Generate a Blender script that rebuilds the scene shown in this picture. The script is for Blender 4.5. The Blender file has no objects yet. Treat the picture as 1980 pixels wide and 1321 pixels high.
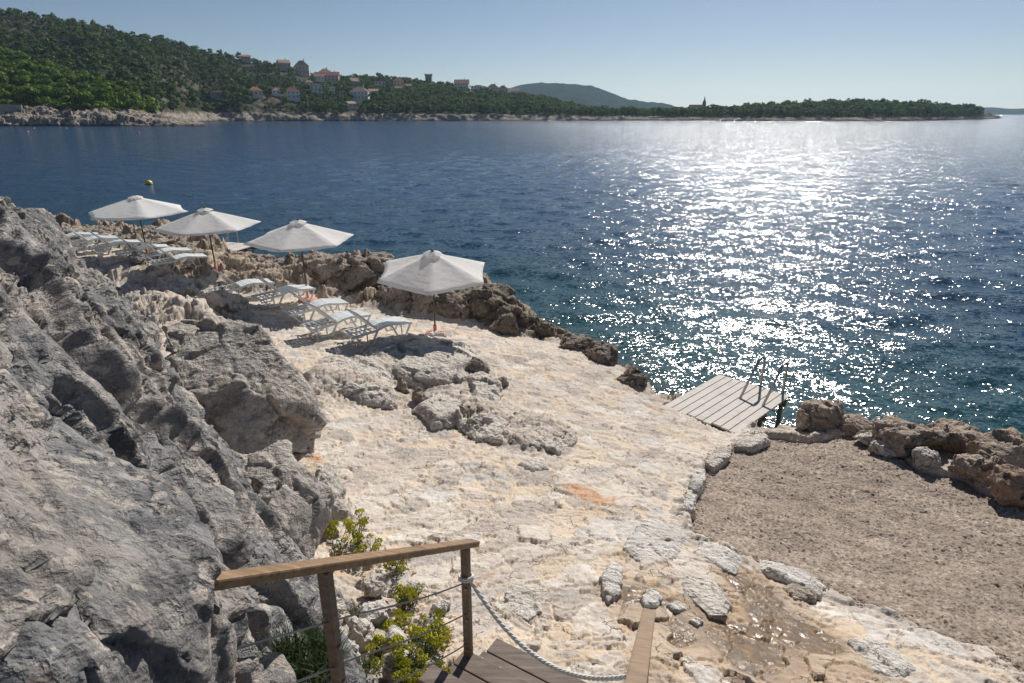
import bpy, bmesh, math, random
import numpy as np
from mathutils import Vector, Matrix

# ------------------------------------------------------------------ camera, world, sun, exposure
sc = bpy.context.scene
W, H, FPX, PITCH, CZ = 1980, 1321, 1201.0, math.radians(20.2), 7.0
cam_d = bpy.data.cameras.new("camera")
cam = bpy.data.objects.new("camera", cam_d)
sc.collection.objects.link(cam)
cam_d.sensor_width = 36.0
cam_d.lens = 36.0 * FPX / W
cam_d.clip_start, cam_d.clip_end = 0.05, 20000
cam.location = (0, 0, CZ)
cam.rotation_euler = (math.pi / 2 - PITCH, 0, 0)
sc.camera = cam

SUN_AZ, SUN_EL = math.radians(22.5), math.radians(37.5)      # azimuth to the right of straight ahead
world = bpy.data.worlds.new("World")
sc.world = world
world.use_nodes = True
wn = world.node_tree
sky = wn.nodes.new("ShaderNodeTexSky")
sky.sky_type = 'NISHITA'
sky.sun_disc = False
sky.sun_elevation = SUN_EL
sky.sun_rotation = SUN_AZ
sky.altitude = 2500
sky.air_density, sky.dust_density, sky.ozone_density = 1.0, 1.8, 1.2
bg = wn.nodes["Background"]
wn.links.new(sky.outputs[0], bg.inputs[0])
bg.inputs[1].default_value = 0.054

sun_d = bpy.data.lights.new("sun", 'SUN')
sun_d.energy, sun_d.angle, sun_d.color = 4.6, math.radians(0.5), (1.0, 0.95, 0.88)
sun = bpy.data.objects.new("sun", sun_d)
sc.collection.objects.link(sun)
to_sun = Vector((math.sin(SUN_AZ) * math.cos(SUN_EL), math.cos(SUN_AZ) * math.cos(SUN_EL), math.sin(SUN_EL)))
sun.rotation_euler = to_sun.to_track_quat('Z', 'Y').to_euler()
sun.location = (20, 40, 60)

vs = sc.view_settings
vs.view_transform, vs.look, vs.gamma, vs.use_curve_mapping, vs.exposure = 'Standard', 'None', 1.0, False, 0.17
cy = sc.cycles
cy.use_denoising = True
cy.max_bounces, cy.diffuse_bounces, cy.glossy_bounces, cy.transmission_bounces, cy.volume_bounces = 6, 3, 2, 3, 0
cy.caustics_reflective = cy.caustics_refractive = False
cy.sample_clamp_indirect = 4.0

# ------------------------------------------------------------------ projection helpers
CT, ST = math.cos(PITCH), math.sin(PITCH)
def ray(px, py):
    a, b = (np.asarray(px, float) - W / 2) / FPX, -(np.asarray(py, float) - H / 2) / FPX
    return a, CT + b * ST, -ST + b * CT
def up(px, py, z):                  # pixel + height -> world
    a, h, v = ray(px, py)
    t = (z - CZ) / v
    return a * t, h * t
def upt(px, py, t):                 # pixel + camera depth -> world
    a, h, v = ray(px, py)
    return Vector((a * t, h * t, CZ + v * t))
def proj(p):
    t = CT * p[1] - ST * (p[2] - CZ)
    return W / 2 + FPX * p[0] / t, H / 2 - FPX * (ST * p[1] + CT * (p[2] - CZ)) / t

# ------------------------------------------------------------------ numpy noise
_rs = np.random.RandomState(7)
PERM = np.concatenate([_rs.permutation(256)] * 3).astype(np.int32)
_g = _rs.normal(size=(256, 3)); G3 = _g / np.linalg.norm(_g, axis=1)[:, None]
RND = _rs.rand(256, 4)
def _h3(i, j, k):
    return PERM[PERM[PERM[i & 255] + (j & 255)] + (k & 255)]
def perlin(x, y, z):
    xi, yi, zi = np.floor(x).astype(np.int32), np.floor(y).astype(np.int32), np.floor(z).astype(np.int32)
    fx, fy, fz = x - xi, y - yi, z - zi
    u, v, w = [f * f * f * (f * (f * 6 - 15) + 10) for f in (fx, fy, fz)]
    r = 0
    for a in (0, 1):
        for b in (0, 1):
            for c in (0, 1):
                g = G3[_h3(xi + a, yi + b, zi + c)]
                d = g[..., 0] * (fx - a) + g[..., 1] * (fy - b) + g[..., 2] * (fz - c)
                r = r + d * (u if a else 1 - u) * (v if b else 1 - v) * (w if c else 1 - w)
    return r * 1.6
def perlin2(x, y, seed=0.0):
    xi, yi = np.floor(x).astype(np.int32), np.floor(y).astype(np.int32)
    k = int(seed * 13) & 255
    fx, fy = x - xi, y - yi
    u, v = [f * f * f * (f * (f * 6 - 15) + 10) for f in (fx, fy)]
    r = 0
    for a in (0, 1):
        for b in (0, 1):
            h = PERM[PERM[PERM[(xi + a) & 255] + ((yi + b) & 255)] + k]
            g = G3[h]
            d = g[..., 0] * (fx - a) + g[..., 1] * (fy - b)
            r = r + d * (u if a else 1 - u) * (v if b else 1 - v)
    return r * 1.9
def fbm(x, y, z, o=4, rough=0.5):
    r, a, f = 0, 1.0, 1.0
    for i in range(o):
        r = r + a * perlin(x * f + 17.3 * i, y * f + 5.1 * i, z * f + 9.7 * i); a *= rough; f *= 2.03
    return r
def fbm2(x, y, o=4, rough=0.5, seed=0):
    r, a, f = 0, 1.0, 1.0
    for i in range(o):
        r = r + a * perlin2(x * f + 17.3 * i, y * f + 5.1 * i, seed + i); a *= rough; f *= 2.03
    return r
def ridged(x, y, z, o=4, rough=0.5):
    r, a, f = 0, 1.0, 1.0
    for i in range(o):
        r = r + a * (1 - 2 * np.abs(perlin(x * f + 7.3 * i, y * f + 3.1 * i, z * f + 1.7 * i))); a *= rough; f *= 2.1
    return r
def voro2(x, y, seed=0):
    xi, yi = np.floor(x).astype(np.int32), np.floor(y).astype(np.int32)
    f1 = np.full(x.shape, 9.0); f2 = np.full(x.shape, 9.0); cid = np.zeros(x.shape, np.int32)
    dx = np.zeros(x.shape); dy = np.zeros(x.shape)
    for a in (-1, 0, 1):
        for b in (-1, 0, 1):
            h = _h3(xi + a, yi + b, np.int32(seed))
            ex, ey = x - (xi + a + RND[h, 0]), y - (yi + b + RND[h, 1])
            d = np.sqrt(ex * ex + ey * ey)
            near = d < f1
            f2 = np.where(near, f1, np.minimum(f2, d))
            cid = np.where(near, h, cid); dx = np.where(near, ex, dx); dy = np.where(near, ey, dy)
            f1 = np.where(near, d, f1)
    return f1, f2, cid, dx, dy
def voro3(x, y, z, seed=0):
    xi, yi, zi = np.floor(x).astype(np.int32), np.floor(y).astype(np.int32), np.floor(z).astype(np.int32)
    f1 = np.full(x.shape, 9.0); f2 = np.full(x.shape, 9.0); cid = np.zeros(x.shape, np.int32)
    for a in (-1, 0, 1):
        for b in (-1, 0, 1):
            for c in (-1, 0, 1):
                h = _h3(xi + a + seed, yi + b, zi + c)
                d = np.sqrt((x - (xi + a + RND[h, 0])) ** 2 + (y - (yi + b + RND[h, 1])) ** 2 + (z - (zi + c + RND[h, 2])) ** 2)
                near = d < f1
                f2 = np.where(near, f1, np.minimum(f2, d)); cid = np.where(near, h, cid); f1 = np.where(near, d, f1)
    return f1, f2, cid
def sstep(a, b, x):
    t = np.clip((x - a) / (b - a), 0, 1)
    return t * t * (3 - 2 * t)
def poly_sd(x, y, poly):            # signed distance, positive inside
    poly = np.asarray(poly, float)
    best = np.full(x.shape, 1e9); ins = np.zeros(x.shape, bool)
    n = len(poly)
    for i in range(n):
        (ax, ay), (bx, by) = poly[i], poly[(i + 1) % n]
        ex, ey = bx - ax, by - ay
        t = np.clip(((x - ax) * ex + (y - ay) * ey) / (ex * ex + ey * ey + 1e-12), 0, 1)
        best = np.minimum(best, (x - ax - t * ex) ** 2 + (y - ay - t * ey) ** 2)
        cond = ((ay > y) != (by > y)) & (x < (bx - ax) * (y - ay) / (by - ay + 1e-12) + ax)
        ins ^= cond
    best = np.sqrt(best)
    return np.where(ins, best, -best)

# ------------------------------------------------------------------ object helpers
COL = sc.collection
def props(o, label=None, cat=None, group=None, kind=None):
    if label: o["label"] = label
    if cat: o["category"] = cat
    if group: o["group"] = group
    if kind: o["kind"] = kind
    return o
def link(name, me, mat=None, parent=None, smooth=True):
    o = bpy.data.objects.new(name, me)
    COL.objects.link(o)
    if mat and not me.materials: me.materials.append(mat)
    if parent: o.parent = parent
    if smooth: me.shade_smooth()
    return o
def empty(name, loc, rz=0.0):
    o = bpy.data.objects.new(name, None)
    o.empty_display_size = 0.2
    COL.objects.link(o)
    o.location = loc; o.rotation_euler = (0, 0, rz)
    return o
def np_mesh(name, V, F):            # F: (n,3) or (n,4) int array
    me = bpy.data.meshes.new(name)
    V = np.asarray(V, np.float32); F = np.asarray(F, np.int32)
    me.vertices.add(len(V)); me.vertices.foreach_set("co", V.ravel())
    k = F.shape[1]
    me.loops.add(F.size); me.loops.foreach_set("vertex_index", F.ravel())
    me.polygons.add(len(F))
    me.polygons.foreach_set("loop_start", np.arange(0, F.size, k, dtype=np.int32))
    me.update(calc_edges=True)
    return me
def fattr(me, name, arr):
    a = me.attributes.new(name, 'FLOAT', 'POINT')
    a.data.foreach_set("value", np.asarray(arr, np.float32).ravel())
def co_of(me):
    c = np.empty(len(me.vertices) * 3, np.float32); me.vertices.foreach_get("co", c)
    return c.reshape(-1, 3).astype(float)
def nor_of(me):
    c = np.empty(len(me.vertices) * 3, np.float32); me.vertex_normals.foreach_get("vector", c)
    return c.reshape(-1, 3).astype(float)
def set_co(me, c):
    me.vertices.foreach_set("co", np.asarray(c, np.float32).ravel()); me.update()
def grid_faces(nr, nc):
    i = np.arange(nr * nc).reshape(nr, nc)
    return np.stack([i[:-1, :-1], i[:-1, 1:], i[1:, 1:], i[1:, :-1]], -1).reshape(-1, 4)
def copy_tree(o, parent=None):
    c = o.copy(); COL.objects.link(c)
    if parent: c.parent = parent
    for ch in list(o.children): copy_tree(ch, c)
    return c

class MB:                            # collects shapes into one mesh
    def __init__(s): s.V, s.F, s.n = [], [], 0
    def add(s, V, F):
        s.V += [tuple(v) for v in V]; s.F += [tuple(i + s.n for i in f) for f in F]; s.n += len(V)
    def box(s, c, size, rot=None):
        x, y, z = [k / 2 for k in size]
        P = [Vector(p) for p in ((-x,-y,-z),(x,-y,-z),(x,y,-z),(-x,y,-z),(-x,-y,z),(x,-y,z),(x,y,z),(-x,y,z))]
        if rot is not None: P = [rot @ p for p in P]
        s.add([p + Vector(c) for p in P], [(0,3,2,1),(4,5,6,7),(0,1,5,4),(1,2,6,5),(2,3,7,6),(3,0,4,7)])
    def bar(s, a, b, w, h, upv=(0, 0, 1)):       # rectangular bar a->b, w across, h along up
        a, b = Vector(a), Vector(b)
        d = (b - a).normalized(); u = Vector(upv)
        r = d.cross(u).normalized(); u = r.cross(d).normalized()
        P = []
        for p in (a, b):
            for i, j in ((-1,-1),(1,-1),(1,1),(-1,1)): P.append(p + r * (i * w / 2) + u * (j * h / 2))
        s.add(P, [(0,1,2,3),(7,6,5,4),(0,4,5,1),(1,5,6,2),(2,6,7,3),(3,7,4,0)])
    def tube(s, pts, r, n=8, cap=True):
        pts = [Vector(p) for p in pts]; m = len(pts)
        rr = r if isinstance(r, (list, tuple)) else [r] * m
        V, F = [], []
        ref = None
        for i, p in enumerate(pts):
            d = (pts[min(i + 1, m - 1)] - pts[max(i - 1, 0)]).normalized()
            if ref is None: ref = Vector((0, 0, 1)) if abs(d.z) < 0.9 else Vector((1, 0, 0))
            a = d.cross(ref).normalized(); b = a.cross(d).normalized(); ref = b
            for k in range(n):
                t = 2 * math.pi * k / n
                V.append(p + (a * math.cos(t) + b * math.sin(t)) * rr[i])
        for i in range(m - 1):
            for k in range(n):
                F.append((i*n+k, i*n+(k+1) % n, (i+1)*n+(k+1) % n, (i+1)*n+k))
        if cap: F += [tuple(range(n))[::-1], tuple(range((m-1)*n, m*n))]
        s.add(V, F)
    def lathe(s, prof, n=24, c=(0, 0, 0)):
        V, F = [], []
        for r, z in prof:
            for k in range(n):
                t = 2 * math.pi * k / n
                V.append((c[0] + r * math.cos(t), c[1] + r * math.sin(t), c[2] + z))
        for i in range(len(prof) - 1):
            for k in range(n):
                F.append((i*n+k, i*n+(k+1) % n, (i+1)*n+(k+1) % n, (i+1)*n+k))
        F += [tuple(range(n))[::-1], tuple(range((len(prof)-1)*n, len(prof)*n))]
        s.add(V, F)
    def mesh(s, name, bevel=0.0, fix=True):
        bm = bmesh.new()
        vs_ = [bm.verts.new(v) for v in s.V]
        for f in s.F:
            try: bm.faces.new([vs_[i] for i in f])
            except ValueError: pass
        if fix: bmesh.ops.recalc_face_normals(bm, faces=bm.faces)
        if bevel: bmesh.ops.bevel(bm, geom=list(bm.edges), offset=bevel, segments=2, affect='EDGES', profile=0.6, clamp_overlap=True)
        me = bpy.data.meshes.new(name); bm.to_mesh(me); bm.free()
        return me
    def build(s, name, mat, parent=None, bevel=0.0, smooth=False, fix=True):
        return link(name, s.mesh(name, bevel, fix), mat, parent, smooth)

# ------------------------------------------------------------------ material helper
class M:
    def __init__(s, name):
        s.m = bpy.data.materials.new(name); s.m.use_nodes = True
        s.t = s.m.node_tree; s.b = s.t.nodes["Principled BSDF"]
        s.pos = s.t.nodes.new("ShaderNodeNewGeometry").outputs["Position"]
        s.objc = s.t.nodes.new("ShaderNodeTexCoord").outputs["Object"]
    def _in(s, sock, v):
        if isinstance(v, bpy.types.NodeSocket): s.t.links.new(v, sock)
        elif v is not None:
            if sock.type == 'RGBA' and len(v) == 3: v = (*v, 1)
            sock.default_value = v
    def set(s, **k):
        for n, v in k.items(): s._in(s.b.inputs[n.replace('_', ' ')], v)
        return s
    def noise(s, scale, detail=4, rough=0.55, vec=None, dist=0.0, col=False):
        n = s.t.nodes.new("ShaderNodeTexNoise")
        s._in(n.inputs["Vector"], vec if vec is not None else s.pos)
        n.inputs["Scale"].default_value = scale; n.inputs["Detail"].default_value = detail
        n.inputs["Roughness"].default_value = rough; n.inputs["Distortion"].default_value = dist
        return n.outputs[1 if col else 0]
    def vor(s, scale, vec=None, feature='F1', out="Distance", rnd=1.0):
        n = s.t.nodes.new("ShaderNodeTexVoronoi"); n.feature = feature
        s._in(n.inputs["Vector"], vec if vec is not None else s.pos)
        n.inputs["Scale"].default_value = scale; n.inputs["Randomness"].default_value = rnd
        return n.outputs[out]
    def map(s, vec, scale=(1, 1, 1), rot=(0, 0, 0), loc=(0, 0, 0)):
        n = s.t.nodes.new("ShaderNodeMapping"); s._in(n.inputs[0], vec)
        n.inputs["Scale"].default_value = scale; n.inputs["Rotation"].default_value = rot; n.inputs["Location"].default_value = loc
        return n.outputs[0]
    def ramp(s, fac, stops, interp='LINEAR'):
        n = s.t.nodes.new("ShaderNodeValToRGB"); s._in(n.inputs[0], fac)
        r = n.color_ramp; r.interpolation = interp
        while len(r.elements) < len(stops): r.elements.new(0.5)
        for e, (p, c) in zip(r.elements, stops):
            e.position = p; e.color = (*c, 1) if isinstance(c, tuple) else (c, c, c, 1)
        return n.outputs[0]
    def mix(s, fac, a, b, mode='MIX'):
        n = s.t.nodes.new("ShaderNodeMix"); n.data_type = 'RGBA'; n.blend_type = mode
        s._in(n.inputs[0], fac); s._in(n.inputs[6], a); s._in(n.inputs[7], b)
        return n.outputs[2]
    def math(s, op, a, b=0.0, c=None):
        n = s.t.nodes.new("ShaderNodeMath"); n.operation = op
        s._in(n.inputs[0], a); s._in(n.inputs[1], b)
        if c is not None: s._in(n.inputs[2], c)
        return n.outputs[0]
    def attr(s, name):
        n = s.t.nodes.new("ShaderNodeAttribute"); n.attribute_name = name
        return n.outputs["Fac"]
    def rnd(s):
        return s.t.nodes.new("ShaderNodeObjectInfo").outputs["Random"]
    def bump(s, h, strength=0.5, dist=0.02, normal=None):
        n = s.t.nodes.new("ShaderNodeBump"); s._in(n.inputs["Height"], h)
        n.inputs["Strength"].default_value = strength; n.inputs["Distance"].default_value = dist
        if normal is not None: s._in(n.inputs["Normal"], normal)
        return n.outputs[0]
# ------------------------------------------------------------------ terrain: base height
LAND = [  # px, py, height of the ground above the sea
 (900,1290,3.42),(1110,1321,3.40),(1000,1150,3.15),(1250,1200,3.18),(1500,1300,3.12),(1300,1100,2.85),(1100,1000,2.62),
 (1330,1000,2.30),(1500,1120,2.50),(1700,1220,2.62),(1900,1290,2.75),(900,950,2.5),(700,950,2.6),(1000,850,2.1),(800,820,2.2),
 (1200,880,1.9),(1350,900,1.72),(1283,785,1.12),(1410,845,1.2),(1100,750,1.5),(1000,680,1.55),(1150,700,1.2),(1200,715,1.1),
 (830,650,1.70),(900,620,1.60),(700,620,1.85),(600,650,2.0),(480,600,2.15),(500,560,2.1),(600,560,2.0),(400,530,2.3),
 (300,500,2.45),(200,470,2.55),(1400,950,1.85),(1600,880,1.62),(1600,1050,2.05),(1800,1000,1.9),(1980,960,1.78),(1980,1290,2.55),
 (1800,1150,2.3),(1500,850,1.45),(560,1250,3.55),(700,1100,2.98),(760,1250,3.3),(640,1060,2.95),(620,900,2.55),
 # seaward ridge and its foot
 (520,499,2.5),(600,496,2.45),(700,489,2.6),(800,540,2.25),(930,548,1.95),(1000,605,1.2),(1060,640,0.75),(700,562,1.9),
 (780,590,1.78),(860,612,1.6),(960,632,1.4),(1060,657,1.12),(440,505,2.5),(330,456,2.5),(200,444,2.5),(90,438,2.55),(250,462,2.4)]
_P = []
for px, py, z in LAND:
    x, y = up(px, py, z); _P.append((x, y, z))
_P += [(-30,30,2.6),(-30,15,4),(-12,10,3.6),(-8,6,4.5),(15,8,1.2),(12,2,2.5),(0,-2,4.2),(-4,0,5),(8,-2,3.2),(-18,18,3.2),(-20,40,1.0),(0,30,0.5),(12,16,0.6),(-24,24,2.8)]
_P = np.array(_P)
def _tps_fit(P, smooth=0.03):
    n = len(P); D = np.hypot(P[:, None, 0] - P[None, :, 0], P[:, None, 1] - P[None, :, 1])
    K = np.where(D > 0, D * D * np.log(D + 1e-9), 0) + smooth * np.eye(n)
    Q = np.c_[np.ones(n), P[:, :2]]
    A = np.zeros((n + 3, n + 3)); A[:n, :n] = K; A[:n, n:] = Q; A[n:, :n] = Q.T
    return np.linalg.solve(A, np.r_[P[:, 2], 0, 0, 0])
_Wt = _tps_fit(_P)
def land_h(x, y):
    r = _Wt[-3] + _Wt[-2] * x + _Wt[-1] * y
    for (a, b, _), w in zip(_P, _Wt):
        d2 = (x - a) ** 2 + (y - b) ** 2
        r = r + w * 0.5 * d2 * np.log(d2 + 1e-12)
    return np.clip(r, -1, 7)
COAST = [(-60,36),(-30,30),(-19.5,27),(-16,26),(-13.2,25.3),(-11.2,24.2),(-9.8,21.6),(-8.3,20.4),(-6.8,20.9),(-5,21.0),(-3.6,19.9),(-2.4,19.5),(-.8,20.0),(.4,19.4),(1.5,18.7),(2.6,17.0),
         (3.2,15.9),(3.5,14.4),(3.8,13.3),(4.5,12.2),(5.4,11.5),(6.1,12.0),(6.9,11.9),(7.8,11.4),(8.8,10.9),(9.8,9.9),(10.6,8),(12,5),(16,-6),(16,-20),(-60,-20)]
def coast_d(x, y): return poly_sd(x, y, COAST)
def base_h(x, y):
    d = coast_d(x, y)
    h = land_h(x, y)
    return -1.6 + (np.maximum(h, 0.5) + 1.6) * sstep(-1.5, 0.75, d)
def at(px, py):                     # pixel -> point on the ground
    a, h, v = ray(px, py)
    t = np.geomspace(1.0, 60, 1500)
    gap = CZ + v * t - base_h(a * t, h * t)
    i = int(np.argmax(gap < 0)) if (gap < 0).any() else len(t) - 1
    if i == 0: return (float(a * t[0]), float(h * t[0]))
    f = gap[i - 1] / (gap[i - 1] - gap[i] + 1e-9)
    tt = t[i - 1] + f * (t[i] - t[i - 1])
    return (float(a * tt), float(h * tt))
def atz(px, py):
    x, y = at(px, py)
    return Vector((x, y, float(base_h(np.array([x]), np.array([y]))[0])))
def hz(x, y): return float(base_h(np.array([float(x)]), np.array([float(y)]))[0])
def poly_at(pts): return [at(*p) for p in pts]

GRAVEL = poly_at([(1334,985),(1342,1034),(1398,1054),(1434,1075),(1503,1087),(1584,1123),(1665,1164),(1746,1196),(1818,1232),(1907,1252),(1978,1300)]) \
       + [(6.0, 3.0), (9.0, 5.0)] \
       + poly_at([(1979,966),(1919,941),(1867,917),(1778,901),(1725,868),(1681,842),(1628,840),(1564,846),(1523,840),(1463,838),(1422,860),(1370,884),(1356,920),(1340,955)])
KNOB = poly_at([(560,740),(640,700),(720,660),(800,650),(860,668),(925,692),(1000,745),(1000,790),(1090,812),(1125,852),(1080,882),(1000,872),(880,838),(790,790),(700,790),(620,790)])
LEFTROCK = poly_at([(60,520),(150,500),(230,500),(330,525),(420,552),(470,605),(478,650),(430,690),(300,680),(180,600)])
DECKP = [up(*p, 1.06) for p in ((1283,785),(1390,725),(1520,768),(1418,846))]
BED = poly_at([(585,1321),(560,1240),(600,1130),(690,1120),(790,1150),(880,1180),(900,1280),(880,1321),(800,1400),(620,1400)])
def bumps(x, y, lst):
    r = np.zeros(x.shape)
    for px, py, rad, amp in lst:
        a, b = at(px, py)
        r = r + amp * np.exp(-(((x - a) ** 2 + (y - b) ** 2) / (rad * rad)) ** 1.3)
    return r
KB = [(680,720,1.0,.14),(770,700,.7,.14),(850,700,.6,.12),(890,735,.6,.16),(800,750,.5,-.12),(870,770,.5,.16),(950,740,.45,.12),(930,800,.5,.22),
      (1040,830,.6,.22),(720,760,.5,.22),(830,800,.35,-.15),(1000,860,.5,.16),(620,740,.8,.2),(760,720,.5,.1)]
LB = [(300,540,.9,.3),(380,560,.8,.35),(230,525,.9,.3),(440,590,.6,.3),(360,610,.7,.45),(430,640,.6,.25),(200,500,.8,.2),(300,590,.8,.3)]
WETB = [(1245,1165,.22,1.3),(1275,1195,.20,1.3),(1300,1225,.20,1.2),(1218,1140,.17,1.1),(1455,1135,.26,1.4),(1475,1160,.22,1.3),(1430,1240,.30,1.4),(1480,1250,.30,1.4),
        (1545,1215,.28,1.4),(1580,1235,.22,1.3),(1500,1200,.24,1.3),(1450,1290,.16,.9),(1535,1265,.15,.9),(1430,1120,.12,.9)]
RUSTB = [(1125,948,.24,1.35),(1165,968,.19,1.3),(1110,938,.1,.9),(918,1128,.07,1),(948,1112,.06,1),(1100,1122,.06,.8),(1262,790,.18,.8),(905,852,.12,.7),(880,845,.1,.6),(1500,790,.2,.5),
         (610,890,.18,1.2),(840,1175,.10,.9),(700,1140,.12,.8)]

# ------------------------------------------------------------------ terrain mesh (denser towards the viewer's end of the path)
def ground_mesh():
    az = np.radians(np.arange(-62, 58, 0.105)); rr = np.geomspace(1.0, 48, 1080)
    A, R = np.meshgrid(az, rr)
    x, y = R * np.sin(A), R * np.cos(A)
    shp = x.shape
    x, y = x.ravel(), y.ravel()
    wob = fbm2(x * .9, y * .9, 3) * .35
    d = coast_d(x, y) + wob
    h = land_h(x, y)
    g = poly_sd(x, y, GRAVEL)
    knob = sstep(-.15, .25, poly_sd(x, y, KNOB) + wob * .5)
    left = sstep(-.3, .4, poly_sd(x, y, LEFTROCK) + wob * .7)
    bed = sstep(-.15, .15, poly_sd(x, y, BED) + wob * .4)
    ridge = sstep(3.4, 2.6, d + .5 * wob) * sstep(3.4, 1.6, x + .25 * (y - 18)) * sstep(-.1, .6, (y - 15.5))
    fore = sstep(1.3, .5, d) * sstep(2.0, 3.5, x)                        # rocky rim by the deck and the gravel
    far = sstep(21.5, 23.5, y - .1 * x)
    rock = np.clip(np.maximum.reduce([knob, left, bed * .9, ridge, fore, far]), 0, 1)
    h = h + bumps(x, y, KB) * knob + bumps(x, y, LB) * left
    # --- paved part: stones of all sizes set flush in pale mortar
    wx, wy = x + fbm2(x * 1.7, y * 1.7, 3, seed=3) * .16, y + fbm2(x * 1.7 + 40, y * 1.7, 3, seed=5) * .16
    ca, sa = math.cos(.5), math.sin(.5)
    ux, uy = (wx * ca + wy * sa) / .46, (-wx * sa + wy * ca) / .33
    f1, f2, cid, dx, dy = voro2(ux, uy, 11)
    hs = RND[cid, 2]; hs2 = RND[cid, 3]
    n_f = fbm2(x * 6, y * 6, 4, seed=9)
    edge = (f2 - f1) + n_f * .06
    stone = sstep(.035, .085, edge) * (hs > .26)
    tilt = (dx * (RND[cid, 0] - .5) + dy * (RND[cid, 1] - .5)) * .09
    f1b, f2b, cidb, dxb, dyb = voro2(wx / .15 + 9, wy / .12 + 4, 23)
    small = sstep(.06, .16, (f2b - f1b) + n_f * .05) * (RND[cidb, 2] > .52) * (1 - stone)
    fine = fbm2(x * 14, y * 14, 3, seed=13)
    chip = np.clip(1 - 2.2 * np.abs(fbm2(x * 3.1 + .5 * fine, y * 3.1, 3, seed=17)), 0, 1) ** 3
    f1c, f2c, cc, dcx, dcy = voro2(x / .11 + n_f * .25, y / .085 + n_f * .25, 67)
    flake = (dcx * (RND[cc, 0] - .5) + dcy * (RND[cc, 1] - .5)) * .036 + (RND[cc, 2] - .5) * .014
    worn = sstep(.0, .5, fbm2(x * 1.4 + 9, y * 1.4, 3, seed=23))
    pave = stone * (.008 + .016 * hs2 ** 2 + tilt * .8 + flake * (.45 + worn)) + (1 - stone) * flake * .45 * (RND[cc, 3] > .4) + small * (.010 + .018 * RND[cidb, 3]) + n_f * (.0035 + .006 * (1 - stone)) + fine * .003 - chip * .016 * (1 - .5 * stone) - np.clip(1 - np.abs(edge - .03) * 30, 0, 1) * .011 * (hs > .26) + fbm2(x * .8, y * .8, 2, seed=21) * .05
    # --- raw rock
    rid = ridged(x * .95, y * .95, h * .9, 5, .55)
    f1r, f2r, cr, _, _ = voro2(x / .95 + .35 * wob, y / .8 + .3 * n_f * .3, 31)
    dome = np.sqrt(np.clip(1 - (f1r / .75) ** 2, 0, 1)) * np.clip((f2r - f1r) * 5, 0, 1)
    f1s, f2s, cs, dsx, dsy = voro2(x / .28 + n_f * .18, y / .24, 37)
    crack = np.clip(1 - (f2s - f1s) * 7, 0, 1)
    blk = (RND[cs, 2] - .5) * .10 + (dsx * (RND[cs, 0] - .5) + dsy * (RND[cs, 1] - .5)) * .16
    f1t, f2t, ct, dtx, dty = voro2(x / .62 + .5 * wob + n_f * .12, y / .5 + n_f * .12, 41)
    slab = (dtx * (RND[ct, 0] - .5) + dty * (RND[ct, 1] - .5)) * .30 + (RND[ct, 2] - .5) * .16
    slab = slab - .06 * np.clip(1 - (f2t - f1t) * 12, 0, 1)
    f1q, f2q, cq, dqx, dqy = voro2(x / .115 + n_f * .2, y / .095 + n_f * .2, 47)
    chipq = (dqx * (RND[cq, 0] - .5) + dqy * (RND[cq, 1] - .5)) * .075 + (RND[cq, 2] - .5) * .03
    kf = 1 - .75 * knob
    rough = rid * .018 + blk * .8 * kf + slab * .95 * kf - crack * .022 + n_f * .010 + fine * .006 + chipq
    cr1 = ridged(x * .62, y * .62, h * .5, 5, .58)
    crag = cr1 * .12 + (RND[cr, 3] - .5) * .26 - .10 * np.clip(1 - (f2r - f1r) * 10, 0, 1) + slab * .6
    rough = rough + ridge * (crag + .02) + far * (crag * .8)
    rough = rough * (1 - .35 * bed)
    z = h + pave * (1 - rock) + rough * rock
    cliff = sstep(-1.1, .8, d + n_f * .12)
    z = -1.7 + (np.maximum(z, .35) + 1.7) * cliff + (1 - cliff) * cliff * n_f * .35
    # gravel bed lies a little below the paving; lip of bigger stones along it
    lip = np.exp(-((g + .12) / .16) ** 2)
    f1l, f2l, cl, _, _ = voro2(x / .33, y / .33, 51)
    lipstone = lip * sstep(.05, .3, f2l - f1l) * (.01 + .07 * RND[cl, 3] ** 2)
    z = z + lipstone * (1 - rock)
    z = z - sstep(-.04, .10, g) * .34
    dk = poly_sd(x, y, DECKP)
    z = np.where(dk > -.02, np.minimum(z, .78 + n_f * .05), z)
    wet = np.clip(bumps(x, y, WETB) * 1.5 + n_f * .22 + fine * .12 - .35, 0, 1) * (1 - stone * sstep(.55, .60, hs2) * .9)
    damp = sstep(.05, .8, bumps(x, y, [(a, b, r_ * 1.5, q) for a, b, r_, q in WETB] + [(1225,1065,.30,.55),(1330,800,.35,.5),(1640,1290,.4,.7),(1250,1290,.25,.8),(1380,1010,.25,.4),(1150,985,.25,.4),(1100,1230,.22,.4)]) + n_f * .25)
    z = z - np.clip(wet, 0, 1) * .012
    wl_ = sstep(.2, .6, wet); z = z * (1 - wl_) + wl_ * (z - pave * (1 - rock) * .45 - .006)
    rust = np.clip(bumps(x, y, RUSTB) * 1.25 + n_f * .65 + fine * .5 - .45, 0, 1)
    marine = sstep(1.15, .45, z + .35 * wob - n_f * .05) * sstep(3.0, 1.0, d)
    keep = (z > -1.5)
    F = grid_faces(*shp)
    F = F[keep[F].any(1)]
    used = np.zeros(len(x), bool); used[F.ravel()] = True
    idx = np.cumsum(used) - 1
    me = np_mesh("ground", np.c_[x, y, z][used], idx[F])
    stone = np.maximum(stone, small * .9)
    tone = np.where(small > .5, RND[cidb, 1], RND[cid, 1])
    lipm = np.clip(lip * sstep(.05, .2, f2l - f1l), 0, 1)
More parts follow.
